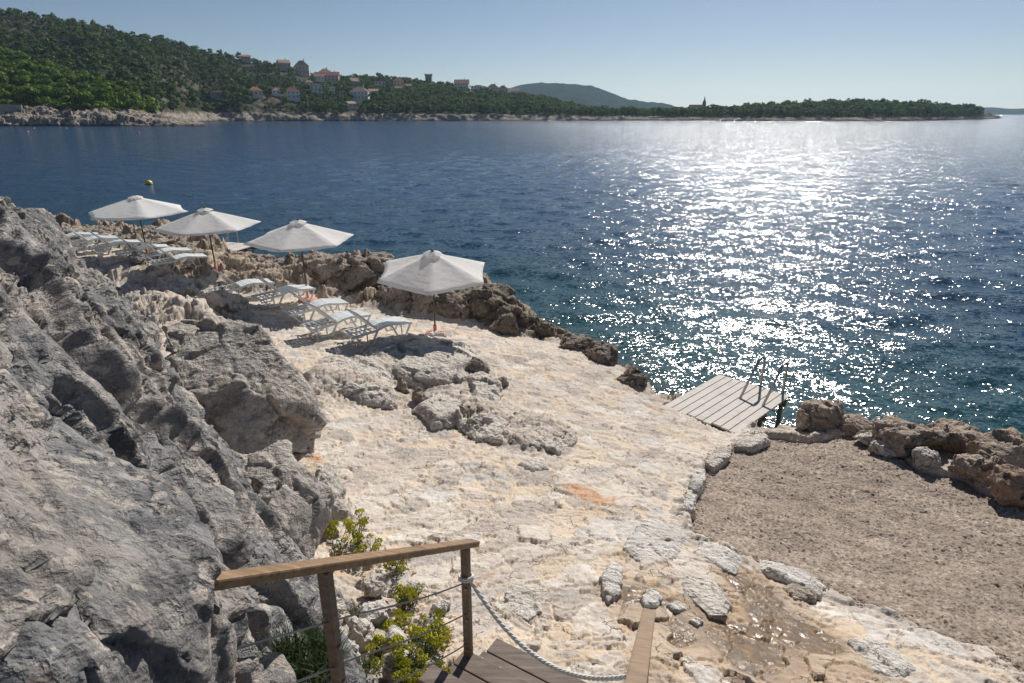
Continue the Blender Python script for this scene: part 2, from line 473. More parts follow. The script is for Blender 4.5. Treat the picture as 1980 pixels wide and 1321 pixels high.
    for n, v in (("stone", np.maximum(stone, lipm)), ("tone", np.where(rock > .5, RND[cs, 1], tone)), ("rock", rock), ("marine", marine), ("wet", wet), ("damp", damp), ("rust", rust),
                 ("brown", np.clip(ridge + .5 * fore + .55 * far * (d < 4) , 0, 1))):
        fattr(me, n, np.broadcast_to(v, x.shape)[used])
    return me

def ground_material():
    m = M("limestone_ground")
    st, tone, rock = m.attr("stone"), m.attr("tone"), m.attr("rock")
    n1, n2 = m.noise(1.3, 5, .6), m.noise(9, 6, .65)
    n3 = m.noise(38, 5, .65)
    mortar = m.ramp(n1, [(.30, (.56, .44, .325)), (.48, (.65, .54, .42)), (.60, (.70, .60, .485)), (.75, (.59, .48, .375))])
    mortar = m.mix(m.math('MULTIPLY', m.ramp(n2, [(.45, 0.0), (.68, 1.0)]), .5), mortar, (.56, .43, .31))
    stc = m.ramp(tone, [(.0, (.74, .675, .59)), (.22, (.57, .50, .435)), (.42, (.71, .645, .565)), (.60, (.55, .46, .40)), (.75, (.40, .355, .315)), (.88, (.76, .72, .67)), (1, (.36, .31, .27))])
    stc = m.mix(m.ramp(n2, [(.42, 0.0), (.62, .75)]), stc, (.47, .41, .35))
    stc = m.mix(m.ramp(n3, [(.52, 0.0), (.72, .8)]), stc, (.80, .74, .66))
    mortar = m.mix(m.ramp(m.noise(.55, 3), [(.42, 0.0), (.62, .6)]), mortar, (.66, .54, .42))
    pav = m.mix(st, mortar, stc)
    rc = m.ramp(n2, [(.25, (.22, .19, .165)), (.40, (.42, .37, .32)), (.55, (.57, .51, .45)), (.72, (.72, .66, .59))])
    rc = m.mix(m.ramp(n1, [(.40, 0.0), (.60, .7)]), rc, (.66, .55, .44))
    rc = m.mix(m.ramp(m.noise(21, 5, .7), [(.54, 0.0), (.66, .55)]), rc, (.16, .14, .125))
    brown = m.ramp(m.noise(5, 7, .7), [(.28, (.115, .09, .068)), (.45, (.26, .205, .155)), (.58, (.41, .335, .26)), (.75, (.58, .50, .42))])
    rc = m.mix(m.math('MULTIPLY', m.attr("brown"), .85), rc, brown)
    c = m.mix(rock, pav, rc)
    c = m.mix(m.math('MULTIPLY', m.ramp(m.noise(26, 5, .75), [(.60, 0.0), (.70, 1.0)]), .45), c, (.27, .22, .175))
    c = m.mix(m.math('MULTIPLY', m.attr("rust"), .8), c, m.ramp(n3, [(.35, (.46, .22, .10)), (.6, (.58, .34, .19)), (.8, (.66, .48, .34))]))
    pt = m.ramp(m.vor(19, vec=m.mix(.03, m.pos, m.noise(30, 3, .6, col=True), 'ADD')), [(.10, 1.0), (.17, 0.0)])
    c = m.mix(m.math('MULTIPLY', m.math('MULTIPLY', pt, m.ramp(m.noise(3.3, 4, .65), [(.50, 0.0), (.58, 1.0)])), .7), c, (.17, .135, .10))
    wq = m.mix(.30, m.pos, m.noise(2.6, 5, .65, col=True), 'ADD')
    slit = m.ramp(m.vor(4.3, vec=m.map(wq, scale=(1, 1.5, 1), rot=(0, 0, .5)), feature='DISTANCE_TO_EDGE'), [(0.0, 1.0), (.030, 0.0)])
    slit = m.math('MULTIPLY', slit, m.ramp(m.noise(2.9, 4, .6), [(.52, 0.0), (.60, 1.0)]))
    c = m.mix(m.math('MULTIPLY', slit, .75), c, (.20, .155, .115))
    c = m.mix(m.attr("marine"), c, m.ramp(n2, [(.3, (.028, .022, .016)), (.55, (.075, .056, .038)), (.75, (.16, .125, .09))]))
    wet = m.attr("wet")
    c = m.mix(m.math('MULTIPLY', m.attr("damp"), .75), c, m.mix(.6, c, (.40, .25, .12)))
    c = m.mix(m.math('MULTIPLY', wet, .85), c, m.ramp(n2, [(.34, (.050, .026, .010)), (.5, (.12, .066, .024)), (.7, (.24, .135, .05))]))
    h = m.math('ADD', m.math('MULTIPLY', m.noise(30, 8, .7), 1.0), m.math('MULTIPLY', m.noise(110, 4, .7), .35))
    wl = m.math('SUBTRACT', 1.0, m.math('MULTIPLY', wet, .70))
    h = m.math('MULTIPLY', h, m.ramp(m.noise(2.1, 4, .6), [(.38, .25), (.62, 1.0)]))
    h = m.math('SUBTRACT', h, m.math('MULTIPLY', slit, .9))
    bmp = m.bump(m.math('MULTIPLY', h, wl), .75, .03)
    m.set(Base_Color=c, Roughness=m.math('SUBTRACT', .9, m.math('MULTIPLY', wet, .62)), Normal=bmp)
    m.set(Specular_IOR_Level=m.math('ADD', .12, m.math('MULTIPLY', wet, .26)))
    return m.m
ground = props(link("ground", ground_mesh(), ground_material()), "pale limestone terrace of stones set in mortar, rough bedrock towards the sea", "ground", kind="structure")

# ------------------------------------------------------------------ gravel bed
def gravel():
    P = np.array(GRAVEL)
    x, y = np.meshgrid(np.arange(P[:, 0].min() - .3, 8.6, .0105), np.arange(3.2, P[:, 1].max() + .3, .0105))
    shp = x.shape; x, y = x.ravel(), y.ravel()
    g = poly_sd(x, y, GRAVEL)
    z0 = land_h(x, y) + fbm2(x * .7, y * .7, 3, seed=2) * .06 + fbm2(x * 2.5, y * 2.5, 2, seed=4) * .02
    wx, wy = x + fbm2(x * 9, y * 9, 2, seed=6) * .012, y + fbm2(x * 9 + 50, y * 9, 2, seed=7) * .012
    f1, f2, cid, dx, dy = voro2(wx / .036, wy / .030, 61)
    dome = np.sqrt(np.clip(1 - (f1 / .72) ** 2, 0, 1)) * sstep(.0, .28, f2 - f1)
    f1h, f2h, ch, _, _ = voro2(x / .085 + 5, y / .07, 63)
    big = (RND[ch, 2] > .93) * np.sqrt(np.clip(1 - (f1h / .34) ** 2, 0, 1)) * .012
    z0 = z0 + fbm2(x * 1.9 + 7, y * 1.9, 3, seed=8) * .028
    z = z0 - .095 + big + dome * (.006 + .016 * RND[cid, 2] ** 2) + (dx * (RND[cid, 0] - .5) + dy * (RND[cid, 1] - .5)) * .014 - sstep(.12, -.1, g) * .10
    F = grid_faces(*shp); ok = (g > -.12)
    F = F[ok[F].all(1)]
    used = np.zeros(len(x), bool); used[F.ravel()] = True; idx = np.cumsum(used) - 1
    me = np_mesh("gravel_bed", np.c_[x, y, z][used], idx[F])
    fattr(me, "tone", (RND[cid, 1] * .8 + RND[cid, 3] * .2 + (big > .004) * .25)[used])
    m = M("gravel")
    c = m.ramp(m.attr("tone"), [(0, (.185, .148, .118)), (.3, (.31, .25, .20)), (.6, (.40, .325, .265)), (.85, (.485, .405, .335)), (1, (.64, .56, .48))])
    c = m.mix(m.ramp(m.noise(1.1, 4, .6), [(.4, 0.0), (.65, .45)]), c, (.25, .20, .16))
    m.set(Base_Color=c, Roughness=.9, Specular_IOR_Level=.15, Normal=m.bump(m.noise(140, 3, .6), .5, .01))
    return props(link("gravel_bed", me, m.m), "bed of brown gravel beside the stone path", "gravel", kind="stuff")
gravel()

# ------------------------------------------------------------------ sea
def sea():
    az = np.radians(np.linspace(-80, 80, 1000)); rr = np.geomspace(9, 9000, 1000)
    A, R = np.meshgrid(az, rr); shp = A.shape
    x, y, r = (R * np.sin(A)).ravel(), (R * np.cos(A)).ravel(), R.ravel()
    sp = r * (math.log(1000) / 1000 + .003)
    rs = np.random.RandomState(3); z = np.zeros(x.shape)
    for i in range(56):
        lam = 0.45 * (4.5 / .45) ** rs.rand()
        th = math.radians(255) + rs.normal() * .55         # running in from the open sea, right to left
        k = 2 * math.pi / lam; amp = .0040 * lam ** .75 * (.6 + .8 * rs.rand())
        ph = (x * math.cos(th) + y * math.sin(th)) * k + rs.rand() * 6.28 + 1.2 * fbm2(x / (lam * 5), y / (lam * 5), 1, seed=i % 7)
        z += amp * np.sin(ph) * sstep(2.0, 4.0, lam / sp)
    d = coast_d(x, y)
    z *= .35 + .65 * sstep(0, -6, d)
    F = grid_faces(*shp)[:, ::-1]
    ok = d < 2.5
    F = F[ok[F].any(1)]
    me = np_mesh("sea", np.c_[x, y, z], F)
    fattr(me, "off", -d)
    m = M("sea_water")
    off = m.attr("off")
    lf = m.noise(.035, 3, .5)
    f = m.math('ADD', m.math('DIVIDE', off, 42.0), m.math('MULTIPLY', m.math('SUBTRACT', lf, .5), .35))
    c = m.ramp(f, [(0.0, (.030, .048, .038)), (.03, (.012, .052, .050)), (.12, (.009, .052, .062)), (.28, (.008, .040, .070)), (.7, (.012, .046, .100)), (1, (.016, .054, .118))])
    c = m.mix(m.ramp(m.noise(.006, 3, .5), [(.42, 0.0), (.62, .5)]), c, (.010, .042, .085))
    w = m.map(m.pos, scale=(1, 1.7, 1), rot=(0, 0, math.radians(-14)))
    def vm(op, a, b):
        n = m.t.nodes.new("ShaderNodeVectorMath"); n.operation = op; m._in(n.inputs[0], a)
        if isinstance(b, float): n.inputs["Scale"].default_value = b
        elif b is not None: m._in(n.inputs[1], b)
        return n.outputs[0]
    tot = None                       # wavelet slopes of three sizes
    open_w = m.ramp(m.math('DIVIDE', off, 300.0), [(0.0, .35), (.06, .6), (.25, 1.3), (1.0, 1.7)])
    for sc_, k in ((.22, .16), (.6, .33), (1.6, .74), (4.6, .88), (13.0, .80)):
        v = vm('MULTIPLY', vm('SUBTRACT', m.noise(sc_, 2, .5, vec=w, dist=.3, col=True), (.5, .5, .5)), (k * 1.08, k * 1.15, 0))
        if sc_ < 2: v = vm('MULTIPLY', v, open_w)
        tot = v if tot is None else vm('ADD', tot, v)
    gust = m.ramp(m.math('DIVIDE', off, 420.0), [(0.0, .9), (.10, 1.05), (.4, 1.45), (1.0, 1.7)])    # rougher in the open bay than under the rocks
    tot = vm('MULTIPLY', tot, gust)
    nrm = vm('NORMALIZE', vm('ADD', m.t.nodes["Geometry"].outputs["Normal"], tot), None)
    m.set(Base_Color=c, Roughness=.125, IOR=1.333, Specular_IOR_Level=.5, Normal=nrm)
    return props(link("sea", me, m.m), "deep blue rippled sea, turquoise close to the rocks", "sea", kind="structure")
sea()
# ------------------------------------------------------------------ far land: hills round the bay
def far_pt(px, py, dist):            # pixel at a given distance ahead (y)
    a, h, v = ray(px, py)
    t = dist / h
    return a * t, dist, CZ + v * t
# column, waterline distance, ridge distance, ridge (tree-top) row, ground level behind the rocks, tree height there
SKY = [(-700,420,800,-230,9,9),(-300,410,790,-80,9,9),(-60,405,780,-15,9,9),(0,405,770,6,9,8),(46,405,770,17,9,7),(99,405,770,25,8,7),(177,405,775,40,8,7),(230,412,780,54,7,7),(265,435,780,60,7,7),
       (300,480,790,66,6,7),(346,540,795,72,6,7),(378,585,800,86,6,7),(424,605,800,98,6,7),(459,605,800,103,6,7),(509,610,805,113,6,7),(562,615,810,126,6,7),(600,615,815,137,6,8),
       (652,620,830,140,5,9),(712,620,840,141,5,9),(783,625,850,146,5,9),(839,625,860,154,5,9),(875,630,865,158,5,9),(924,630,870,166,5,8),(1002,640,880,175,4,8),
       (1048,650,880,184,4,8),(1100,655,860,198,4,8),(1136,655,820,207,3,8),(1200,660,780,211,3,8),(1260,660,770,212,2,8),(1331,650,770,208,2,8),(1384,640,760,206,2,8),(1440,630,750,202,2,8),
       (1478,620,745,199,2,8),(1544,615,745,194,2,8),(1600,612,745,192,2,8),(1655,610,745,191,2,8),(1722,615,745,192,2,8),(1811,650,760,197,2,8),(1870,720,800,201,2,8),(1900,790,840,206,1.5,7),(1911,800,850,213,1,3),(1928,860,880,224,.5,0),(1936,900,905,226,-.5,0)]
_S = []
for px, rw, rr, ry, hb, th in SKY:
    x, y, z = far_pt(px, ry, rr)
    _S.append((x / y, rw, rr, max(z - th, .2), hb, th))
_S = np.array(_S)
def hill_par(a): return [np.interp(a, _S[:, 0], _S[:, k]) for k in range(1, 6)]
def hill_h(x, y, rough=True):
    a = x / y
    rw, rr, zr, hb, th = hill_par(a)
    wv = fbm2(x / 23, y / 23, 3, seed=40) * 7
    s = np.clip((y - rw - wv) / (rr - rw), -.2, 1.6)
    m = (y - rw - wv)
    band = sstep(-2, 13, m) * np.minimum(hb, np.maximum(zr, .4))
    up_ = np.clip((m - 12) / np.maximum(rr - rw - 12, 1), 0, 1)
    up_ = up_ ** .92
    z = band + np.maximum(zr - hb, 0) * up_ - np.clip(y - rr, 0, 400) * .12 - .8 * sstep(2, -8, m) * 2
    und = fbm2(x / 60, y / 60, 3, seed=42) * 4.5 * up_ * (1 - up_) * 4 * np.clip(zr / 60, .1, 1)
    z = z + und
    if rough:
        rb = sstep(26, 10, m) * sstep(-4, 3, m)
        z = z + rb * (ridged(x / 9, y / 9, z * 0 + .5, 3) * 1.0 - .2)
    return z, m, up_
def hills():
    a0 = _S[:, 0].min(), _S[:, 0].max()
    A = np.concatenate([np.linspace(a0[0], a0[1], 1500)])
    u = np.concatenate([np.linspace(-25, 45, 60), np.geomspace(50, 560, 60)])
    U, AA = np.meshgrid(u, A, indexing='ij')
    rw = np.interp(AA, _S[:, 0], _S[:, 1]); rr = np.interp(AA, _S[:, 0], _S[:, 2])
    y = rw + U * np.where(U > 45, (rr - rw + 160) / 560, 1.0) if False else rw + U
    x = AA * y
    z, m, up_ = hill_h(x.ravel(), y.ravel())
    me = np_mesh("hills", np.c_[x.ravel(), y.ravel(), z], grid_faces(*x.shape)[:, ::-1])
    band = sstep(22, 12, m + fbm2(x.ravel() / 14, y.ravel() / 14, 3, seed=44) * 9)
    fattr(me, "band", band * sstep(10, 6, z))
    mt = M("hillside_scrub")
    n1, n2 = mt.noise(.035, 6, .65), mt.noise(.35, 5, .7)
    c = mt.ramp(n2, [(.3, (.035, .042, .022)), (.5, (.065, .068, .040)), (.68, (.12, .11, .075))])
    c = mt.mix(mt.ramp(n1, [(.54, 0.0), (.64, .75)]), c, (.24, .21, .165))
    rk = mt.ramp(mt.noise(.5, 7, .7), [(.34, (.09, .07, .058)), (.48, (.32, .27, .225)), (.64, (.56, .50, .43))])
    c = mt.mix(mt.attr("band"), c, rk)
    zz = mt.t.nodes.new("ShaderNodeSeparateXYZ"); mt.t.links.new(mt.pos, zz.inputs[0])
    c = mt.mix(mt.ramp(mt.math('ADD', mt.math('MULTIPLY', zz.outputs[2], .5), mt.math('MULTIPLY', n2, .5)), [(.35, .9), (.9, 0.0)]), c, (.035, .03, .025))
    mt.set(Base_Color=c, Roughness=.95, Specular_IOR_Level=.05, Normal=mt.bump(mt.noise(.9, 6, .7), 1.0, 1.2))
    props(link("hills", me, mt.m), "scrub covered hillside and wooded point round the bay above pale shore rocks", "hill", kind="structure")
    # rocky point in front of the coast on the left
    U, AA = np.meshgrid(np.linspace(-8, 60, 90), np.linspace(-1.25, far_pt(397, 243, 375)[0] / 375, 900), indexing='ij')
    aend = AA.max()
    y = 372 + U; x = AA * y
    tip = np.clip((aend - AA) / .16, 0, 1)
    n = fbm2(x / 13, y / 13, 4, seed=46)
    prof = (.55 * sstep(-3, 9, U + n * 5) + .45 * sstep(4, 40, U + n * 6)) * (1.0 + 9.5 * tip ** .8) * sstep(60, 48, U) - .8
    hf1, hf2, hid, hx, hy = voro2(x / 7 + n * .3, y / 5 + n * .3, 71)
    prof = prof + ((RND[hid, 2] - .5) * 2.4 + hx * (RND[hid, 0] - .5) * 3.5 + hy * (RND[hid, 1] - .5) * 3.5) * sstep(-2, 4, U) * (.3 + .7 * tip)
    z = prof + (ridged(x / 6.5, y / 6.5, x * 0, 4) * .9 - .3) * sstep(-3, 3, U) * (.35 + .65 * tip)
    me = np_mesh("headland", np.c_[x.ravel(), y.ravel(), z.ravel()], grid_faces(*x.shape)[:, ::-1])
    fattr(me, "band", np.ones(x.size))
    props(link("headland", me, mt.m), "low headland of bare pale rock reaching into the bay", "headland", kind="structure")
    # blue ridge far behind and the strip of land on the horizon
    pr = [(930,190),(1002,168),(1030,163),(1048,160),(1083,161),(1110,163),(1144,167),(1171,177),(1200,188),(1211,192),(1233,194),(1265,198),(1300,204),(1330,212),(1350,219)]
    dist = 3000
    X = np.linspace(930, 1350, 260); Y = np.interp(X, [p[0] for p in pr], [p[1] for p in pr])
    U = np.linspace(-1, 1, 60)
    xs, _, zs = far_pt(X, Y, dist)
    x = np.broadcast_to(xs, (60, 260)) + 0; y = dist + U[:, None] * 700 + 0 * x
    x = x * (y / dist)
    z = np.maximum(zs, 0) * np.cos(U[:, None] * math.pi / 2) ** 1.3 - 2 + fbm2(x / 130, y / 130, 4, seed=48) * 9 * (1 - U[:, None] ** 2)
    far_m = M("distant_scrub")
    far_m.set(Base_Color=far_m.ramp(far_m.noise(.02, 7, .7), [(.35, (.016, .032, .026)), (.65, (.042, .056, .045))]), Roughness=1.0, Specular_IOR_Level=0.0)
    me = np_mesh("distant_mountain", np.c_[x.ravel(), y.ravel(), z.ravel()], grid_faces(60, 260)[:, ::-1])
    props(link("distant_mountain", me, far_m.m), "long bluish hill far behind the wooded coast", "hill", kind="structure")
    X = np.linspace(1860, 2500, 120)
    xs, _, zs = far_pt(X, 209 + 1.2 * np.sin(X / 31) + .8 * np.sin(X / 11), 3600)
    y = 3600 + np.linspace(-300, 300, 16)[:, None] + 0 * xs[None]; x = xs[None] * (y / 3600)
    z = np.maximum(zs, 0)[None] * np.cos(np.linspace(-1, 1, 16) * math.pi / 2)[:, None] ** .6 - 1
    me = np_mesh("distant_island", np.c_[x.ravel(), y.ravel(), z.ravel()], grid_faces(16, 120)[:, ::-1])
    props(link("distant_island", me, far_m.m), "low dark strip of land on the horizon at the right", "island", kind="structure")
hills()
def at_hill(px, py):
    a, h, v = ray(px, py)
    t = np.linspace(350, 1000, 2600)
    z, m, _ = hill_h(a * t, h * t, False)
    g = (CZ + v * t - z < 0)
    i = int(np.argmax(g)) if g.any() else int(np.argmin(CZ + v * t - z))
    return Vector((a * t[i], h * t[i], float(z[i]))), float(t[i])

# ------------------------------------------------------------------ houses on the hill
def wall_mat(name, c):
    m = M(name); n = m.noise(.8, 4)
    m.set(Base_Color=m.mix(m.ramp(n, [(.35, 0.0), (.7, .25)]), c, tuple(k * .72 for k in c)), Roughness=.9); return m.m
def tile_mat(name, c):
    m = M(name); n = m.noise(1.5, 4); w = m.noise(6, 2)
    m.set(Base_Color=m.mix(m.ramp(n, [(.3, 0.0), (.7, .6)]), c, tuple(k * .6 for k in c)), Roughness=.9, Normal=m.bump(w, .6, .1)); return m.m
WH, CR, PK, GY, BR = wall_mat("white_render", (.80,.79,.76)), wall_mat("cream_render", (.70,.64,.55)), wall_mat("pink_render", (.66,.52,.47)), wall_mat("grey_stone", (.34,.32,.30)), wall_mat("brown_stone", (.52,.43,.36))
RT, OT, PT, FT = tile_mat("red_tiles", (.40,.17,.12)), tile_mat("orange_tiles", (.52,.20,.09)), tile_mat("pale_tiles", (.46,.30,.24)), wall_mat("flat_roof", (.50,.49,.48))
_gm = M("dark_glass"); _gm.set(Base_Color=(.03, .04, .05), Roughness=.15); GLASS = _gm.m
_fm = M("window_frame_paint"); _fm.set(Base_Color=(.6, .58, .55), Roughness=.6); FRAME = _fm.m
HOUSE_SPOTS = []
def house(px, py, wpx, hpx, wall, roof, kind, label, storeys=2, turn=0.0, cat="house", name="hill_house"):
    p, t = at_hill(px, py)
    k = t / FPX
    w, h = wpx * k * .98, hpx * k * .58
    d = w * .75
    HOUSE_SPOTS.append((p.x, p.y, max(w, d) * .8, h))
    root = empty(name, p + Vector((0, 0, .3)), math.atan2(-p.x, p.y) * 1.0 + turn)
    props(root, label, cat, "houses on the wooded hillside")
    m = MB()
    hh = h + 1.0
    m.box((0, 0, hh / 2 - 1.2), (w, d, hh + 2.4))
    if storeys > 1: m.box((0, -d / 2 - .7, hh * .52), (w * .9, 1.4, .25)); m.box((0, -d / 2 - 1.35, hh * .52 + .55), (w * .9, .1, .9))
    m.build("wall", wall, root)
    r = MB(); o = .5; rh = max(hpx * k * .38, 1.2)
    if kind == 'hip':
        a, b = w / 2 + o, d / 2 + o; q = max(a - b, a * .25)
        r.add([(-a,-b,hh),(a,-b,hh),(a,b,hh),(-a,b,hh),(-q,0,hh+rh),(q,0,hh+rh)], [(0,1,5,4),(1,2,5),(2,3,4,5),(3,0,4),(3,2,1,0)])
    elif kind == 'gable':
        a, b = w / 2 + o, d / 2 + o
        r.add([(-a,-b,hh),(a,-b,hh),(a,b,hh),(-a,b,hh),(-a,0,hh+rh),(a,0,hh+rh)], [(0,1,5,4),(1,2,5),(2,3,4,5),(3,0,4),(3,2,1,0)])
    else:
        r.box((0, 0, hh + .2), (w + .7, d + .7, .4)); r.box((w * .12, 0, hh + .9), (w * .5, d * .6, 1.0))
    ro = r.build("roof", roof, root)
    if kind != 'flat':
        c = MB(); c.box((w * .2, d * .12, hh + rh * .9), (.8, .8, rh * .9)); c.build("chimney", wall, ro)
    n = max(2, int(w / 3.4))
    for s in range(storeys):
        zc = 1.0 + (s + .5) * h / storeys
        for i in range(n):
            xx = (i + .5) / n * w - w / 2
            f = MB(); f.box((xx, -d / 2 - .03, zc), (1.5, .14, min(1.7, h / storeys * .6)))
            fo = f.build("window", FRAME, root)
            g = MB(); g.box((xx, -d / 2 - .09, zc), (1.2, .06, min(1.4, h / storeys * .5))); g.build("pane", GLASS, fo)
    return root
house(474,104,18,9,BR,OT,'gable',"house with an orange roof just showing over the ridge trees",1)
house(549,132,22,16,BR,PT,'gable',"brown stone house high on the ridge, first of the row from the left",1,.3)
house(585,146,26,26,PK,PT,'hip',"tall pink house with a hipped roof on the ridge skyline",2)
house(629,148,24,18,CR,RT,'hip',"red roofed house on the skyline right of the tall pink house",2,.2)
house(643,160,28,18,PK,RT,'gable',"rose pink house with a broad red roof below the skyline",2,-.2)
house(618,158,20,12,WH,RT,'gable',"small white house tucked between two pink houses",1)
house(612,178,24,15,WH,FT,'flat',"white cube house with a flat roof above the cypresses",2)
house(567,193,24,22,WH,RT,'hip',"white two storey house with a dark red hipped roof among pines",2,.15)
house(495,189,24,18,CR,OT,'hip',"low house with a bright orange tiled roof deep in the pines",1,.1)
house(420,190,26,13,GY,FT,'flat',"grey flat roofed bunker like house in the trees",1,.2)
house(686,170,18,16,BR,PT,'gable',"narrow brown house with a gabled roof beside a stone terrace",2,.5)
house(660,187,18,11,CR,PT,'flat',"low cream terrace house behind the tall cypresses",1)
house(697,195,34,24,WH,PT,'hip',"large white villa with arched front and pale hipped roof",2,-.15)
house(678,210,18,11,WH,PT,'gable',"small white boathouse low above the shore trees",1,.6)
house(735,166,22,9,CR,PT,'flat',"long low cream house with a flat roof in the mid slope",1)
house(771,168,20,15,CR,RT,'hip',"cream house with a bright red roof on the mid slope",2)
house(771,178,14,8,PK,RT,'gable',"small red roofed house below the cream house with the red roof",1)
house(893,163,28,18,WH,RT,'gable',"white house with a long red gable on the right part of the ridge",2,-.1)
house(922,168,24,15,WH,FT,'flat',"white flat roofed block beside the ridge houses",2)
house(953,174,22,17,WH,RT,'hip',"white house with a red hipped roof near the end of the ridge",2)
house(972,177,18,16,CR,RT,'hip',"cream house with a brownish red roof near the end of the ridge",2,.2)
house(992,180,22,14,WH,PT,'gable',"last white house before the blue hill",1)
house(598,168,16,10,WH,PT,'hip',"small pale house in the trees under the tall pink house",1)
house(640,178,15,10,WH,FT,'flat',"white cottage with a flat roof under the rose pink house",1)
house(722,186,18,11,WH,PT,'gable',"white cottage with a tan roof right of the large villa",1,.3)
house(752,190,16,9,WH,FT,'flat',"low white house with a flat roof down the slope right of the villa",1)
house(790,174,14,9,WH,RT,'gable',"small white house at the right end of the mid slope houses",1,.2)
house(535,184,16,10,WH,PT,'hip',"small white house between the bright orange roof and the dark red roof",1)
# stone tower on the ridge, church tower on the wooded point
p, t = at_hill(829, 152)
root = props(empty("stone_tower", p - Vector((0, 0, 1))), "square grey stone tower rising over the ridge trees", "tower")
m = MB(); m.box((0, 0, 7), (8, 8, 14)); m.build("wall", GY, root)
m = MB(); m.box((0, 0, 14.4), (9.2, 9.2, .8))
for i in range(4):
    for sx, sy in ((-1, 0), (1, 0), (0, -1), (0, 1)):
        q = -3.6 + 2.4 * i
        m.box((sx * 4.1 if sx else q, sy * 4.1 if sy else q, 15.4), (1.1, 1.1, 1.2))
m.build("battlement", GY, root)
for q in (-2, 2):
    m = MB(); m.box((q, -4.03, 10.5), (.9, .12, 1.8)); m.build("window", GLASS, root)
p, t = at_hill(1361, 208)
root = props(empty("church", p - Vector((0, 0, 1))), "small church with a pointed tower among the trees of the wooded point", "church")
m = MB(); m.box((0, 0, 6), (3.4, 3.4, 14)); m.build("tower", BR, root)
m = MB(); m.lathe([(2.4, 13), (.9, 16.5), (.05, 21)], 4); m.build("spire", GY, root)
m = MB(); m.box((-9, 2, 4), (14, 7, 9)); m.build("nave", CR, root)
m = MB(); m.add([(-16.4,-1.9,8.5),(-1.7,-1.9,8.5),(-1.7,5.9,8.5),(-16.4,5.9,8.5),(-16.4,2,11.5),(-1.7,2,11.5)], [(0,1,5,4),(1,2,5),(2,3,4,5),(3,0,4),(3,2,1,0)]); m.build("roof", PT, root)
m = MB(); m.box((0, -1.73, 11), (1.0, .12, 2.2)); m.build("window", GLASS, root)
# walls on the left slope
def strip_wall(pts, h, label, mat_, thick=.8):
    m = MB(); P = [at_hill(*p)[0] for p in pts]
    for a, b in zip(P[:-1], P[1:]):
        m.bar(a + Vector((0, 0, h / 2 - .6)), b + Vector((0, 0, h / 2 - .6)), thick, h)
    return props(m.build("retaining_wall", mat_), label, "wall")
strip_wall([(150,140),(185,146),(212,152)], 5.5, "grey concrete retaining wall of the coast road above the bright pines", GY)
strip_wall([(82,131),(100,133),(120,137)], 3.0, "short grey piece of road wall seen between pines at the far left", GY)
for i, (qa, qb, hh, lab) in enumerate([((-60,203),(42,207),5,"long low stone quay wall above the rocks at the far left"),]):
    a, b = far_pt(*qa, 392), far_pt(*qb, 392)
    m = MB(); m.bar((a[0], a[1], 10.3), (b[0], b[1], 9.3), 1.2, 4.2); props(m.build("quay_wall", GY), lab, "wall")

# ------------------------------------------------------------------ trees
def leaf_mat(name, dark, mid, lite):
    m = M(name)
    c = m.ramp(m.attr("tone"), [(0, dark), (.55, mid), (1, lite)])
    c = m.mix(m.math('MULTIPLY', m.rnd(), .45), c, mid)
    m.set(Base_Color=c, Roughness=.75, Specular_IOR_Level=.15)
    tr = m.t.nodes.new("ShaderNodeBsdfTranslucent"); m._in(tr.inputs[0], c)
    mx = m.t.nodes.new("ShaderNodeMixShader"); mx.inputs[0].default_value = .24
    m.t.links.new(m.b.outputs[0], mx.inputs[1]); m.t.links.new(tr.outputs[0], mx.inputs[2])
    m.t.links.new(mx.outputs[0], m.t.nodes["Material Output"].inputs[0])
    return m.m
LEAF_BRIGHT = leaf_mat("bright_pine_needles", (.055, .10, .012), (.17, .27, .032), (.32, .43, .065))
LEAF_DARK = leaf_mat("dark_pine_needles", (.036, .065, .020), (.105, .168, .045), (.21, .285, .085))
LEAF_GREY = leaf_mat("grey_green_scrub", (.06, .072, .036), (.125, .14, .075), (.20, .205, .12))
_bk = M("pine_bark"); _bk.set(Base_Color=_bk.ramp(_bk.noise(2, 4), [(.3, (.05, .04, .03)), (.7, (.14, .11, .085))]), Roughness=.95); BARK = _bk.m
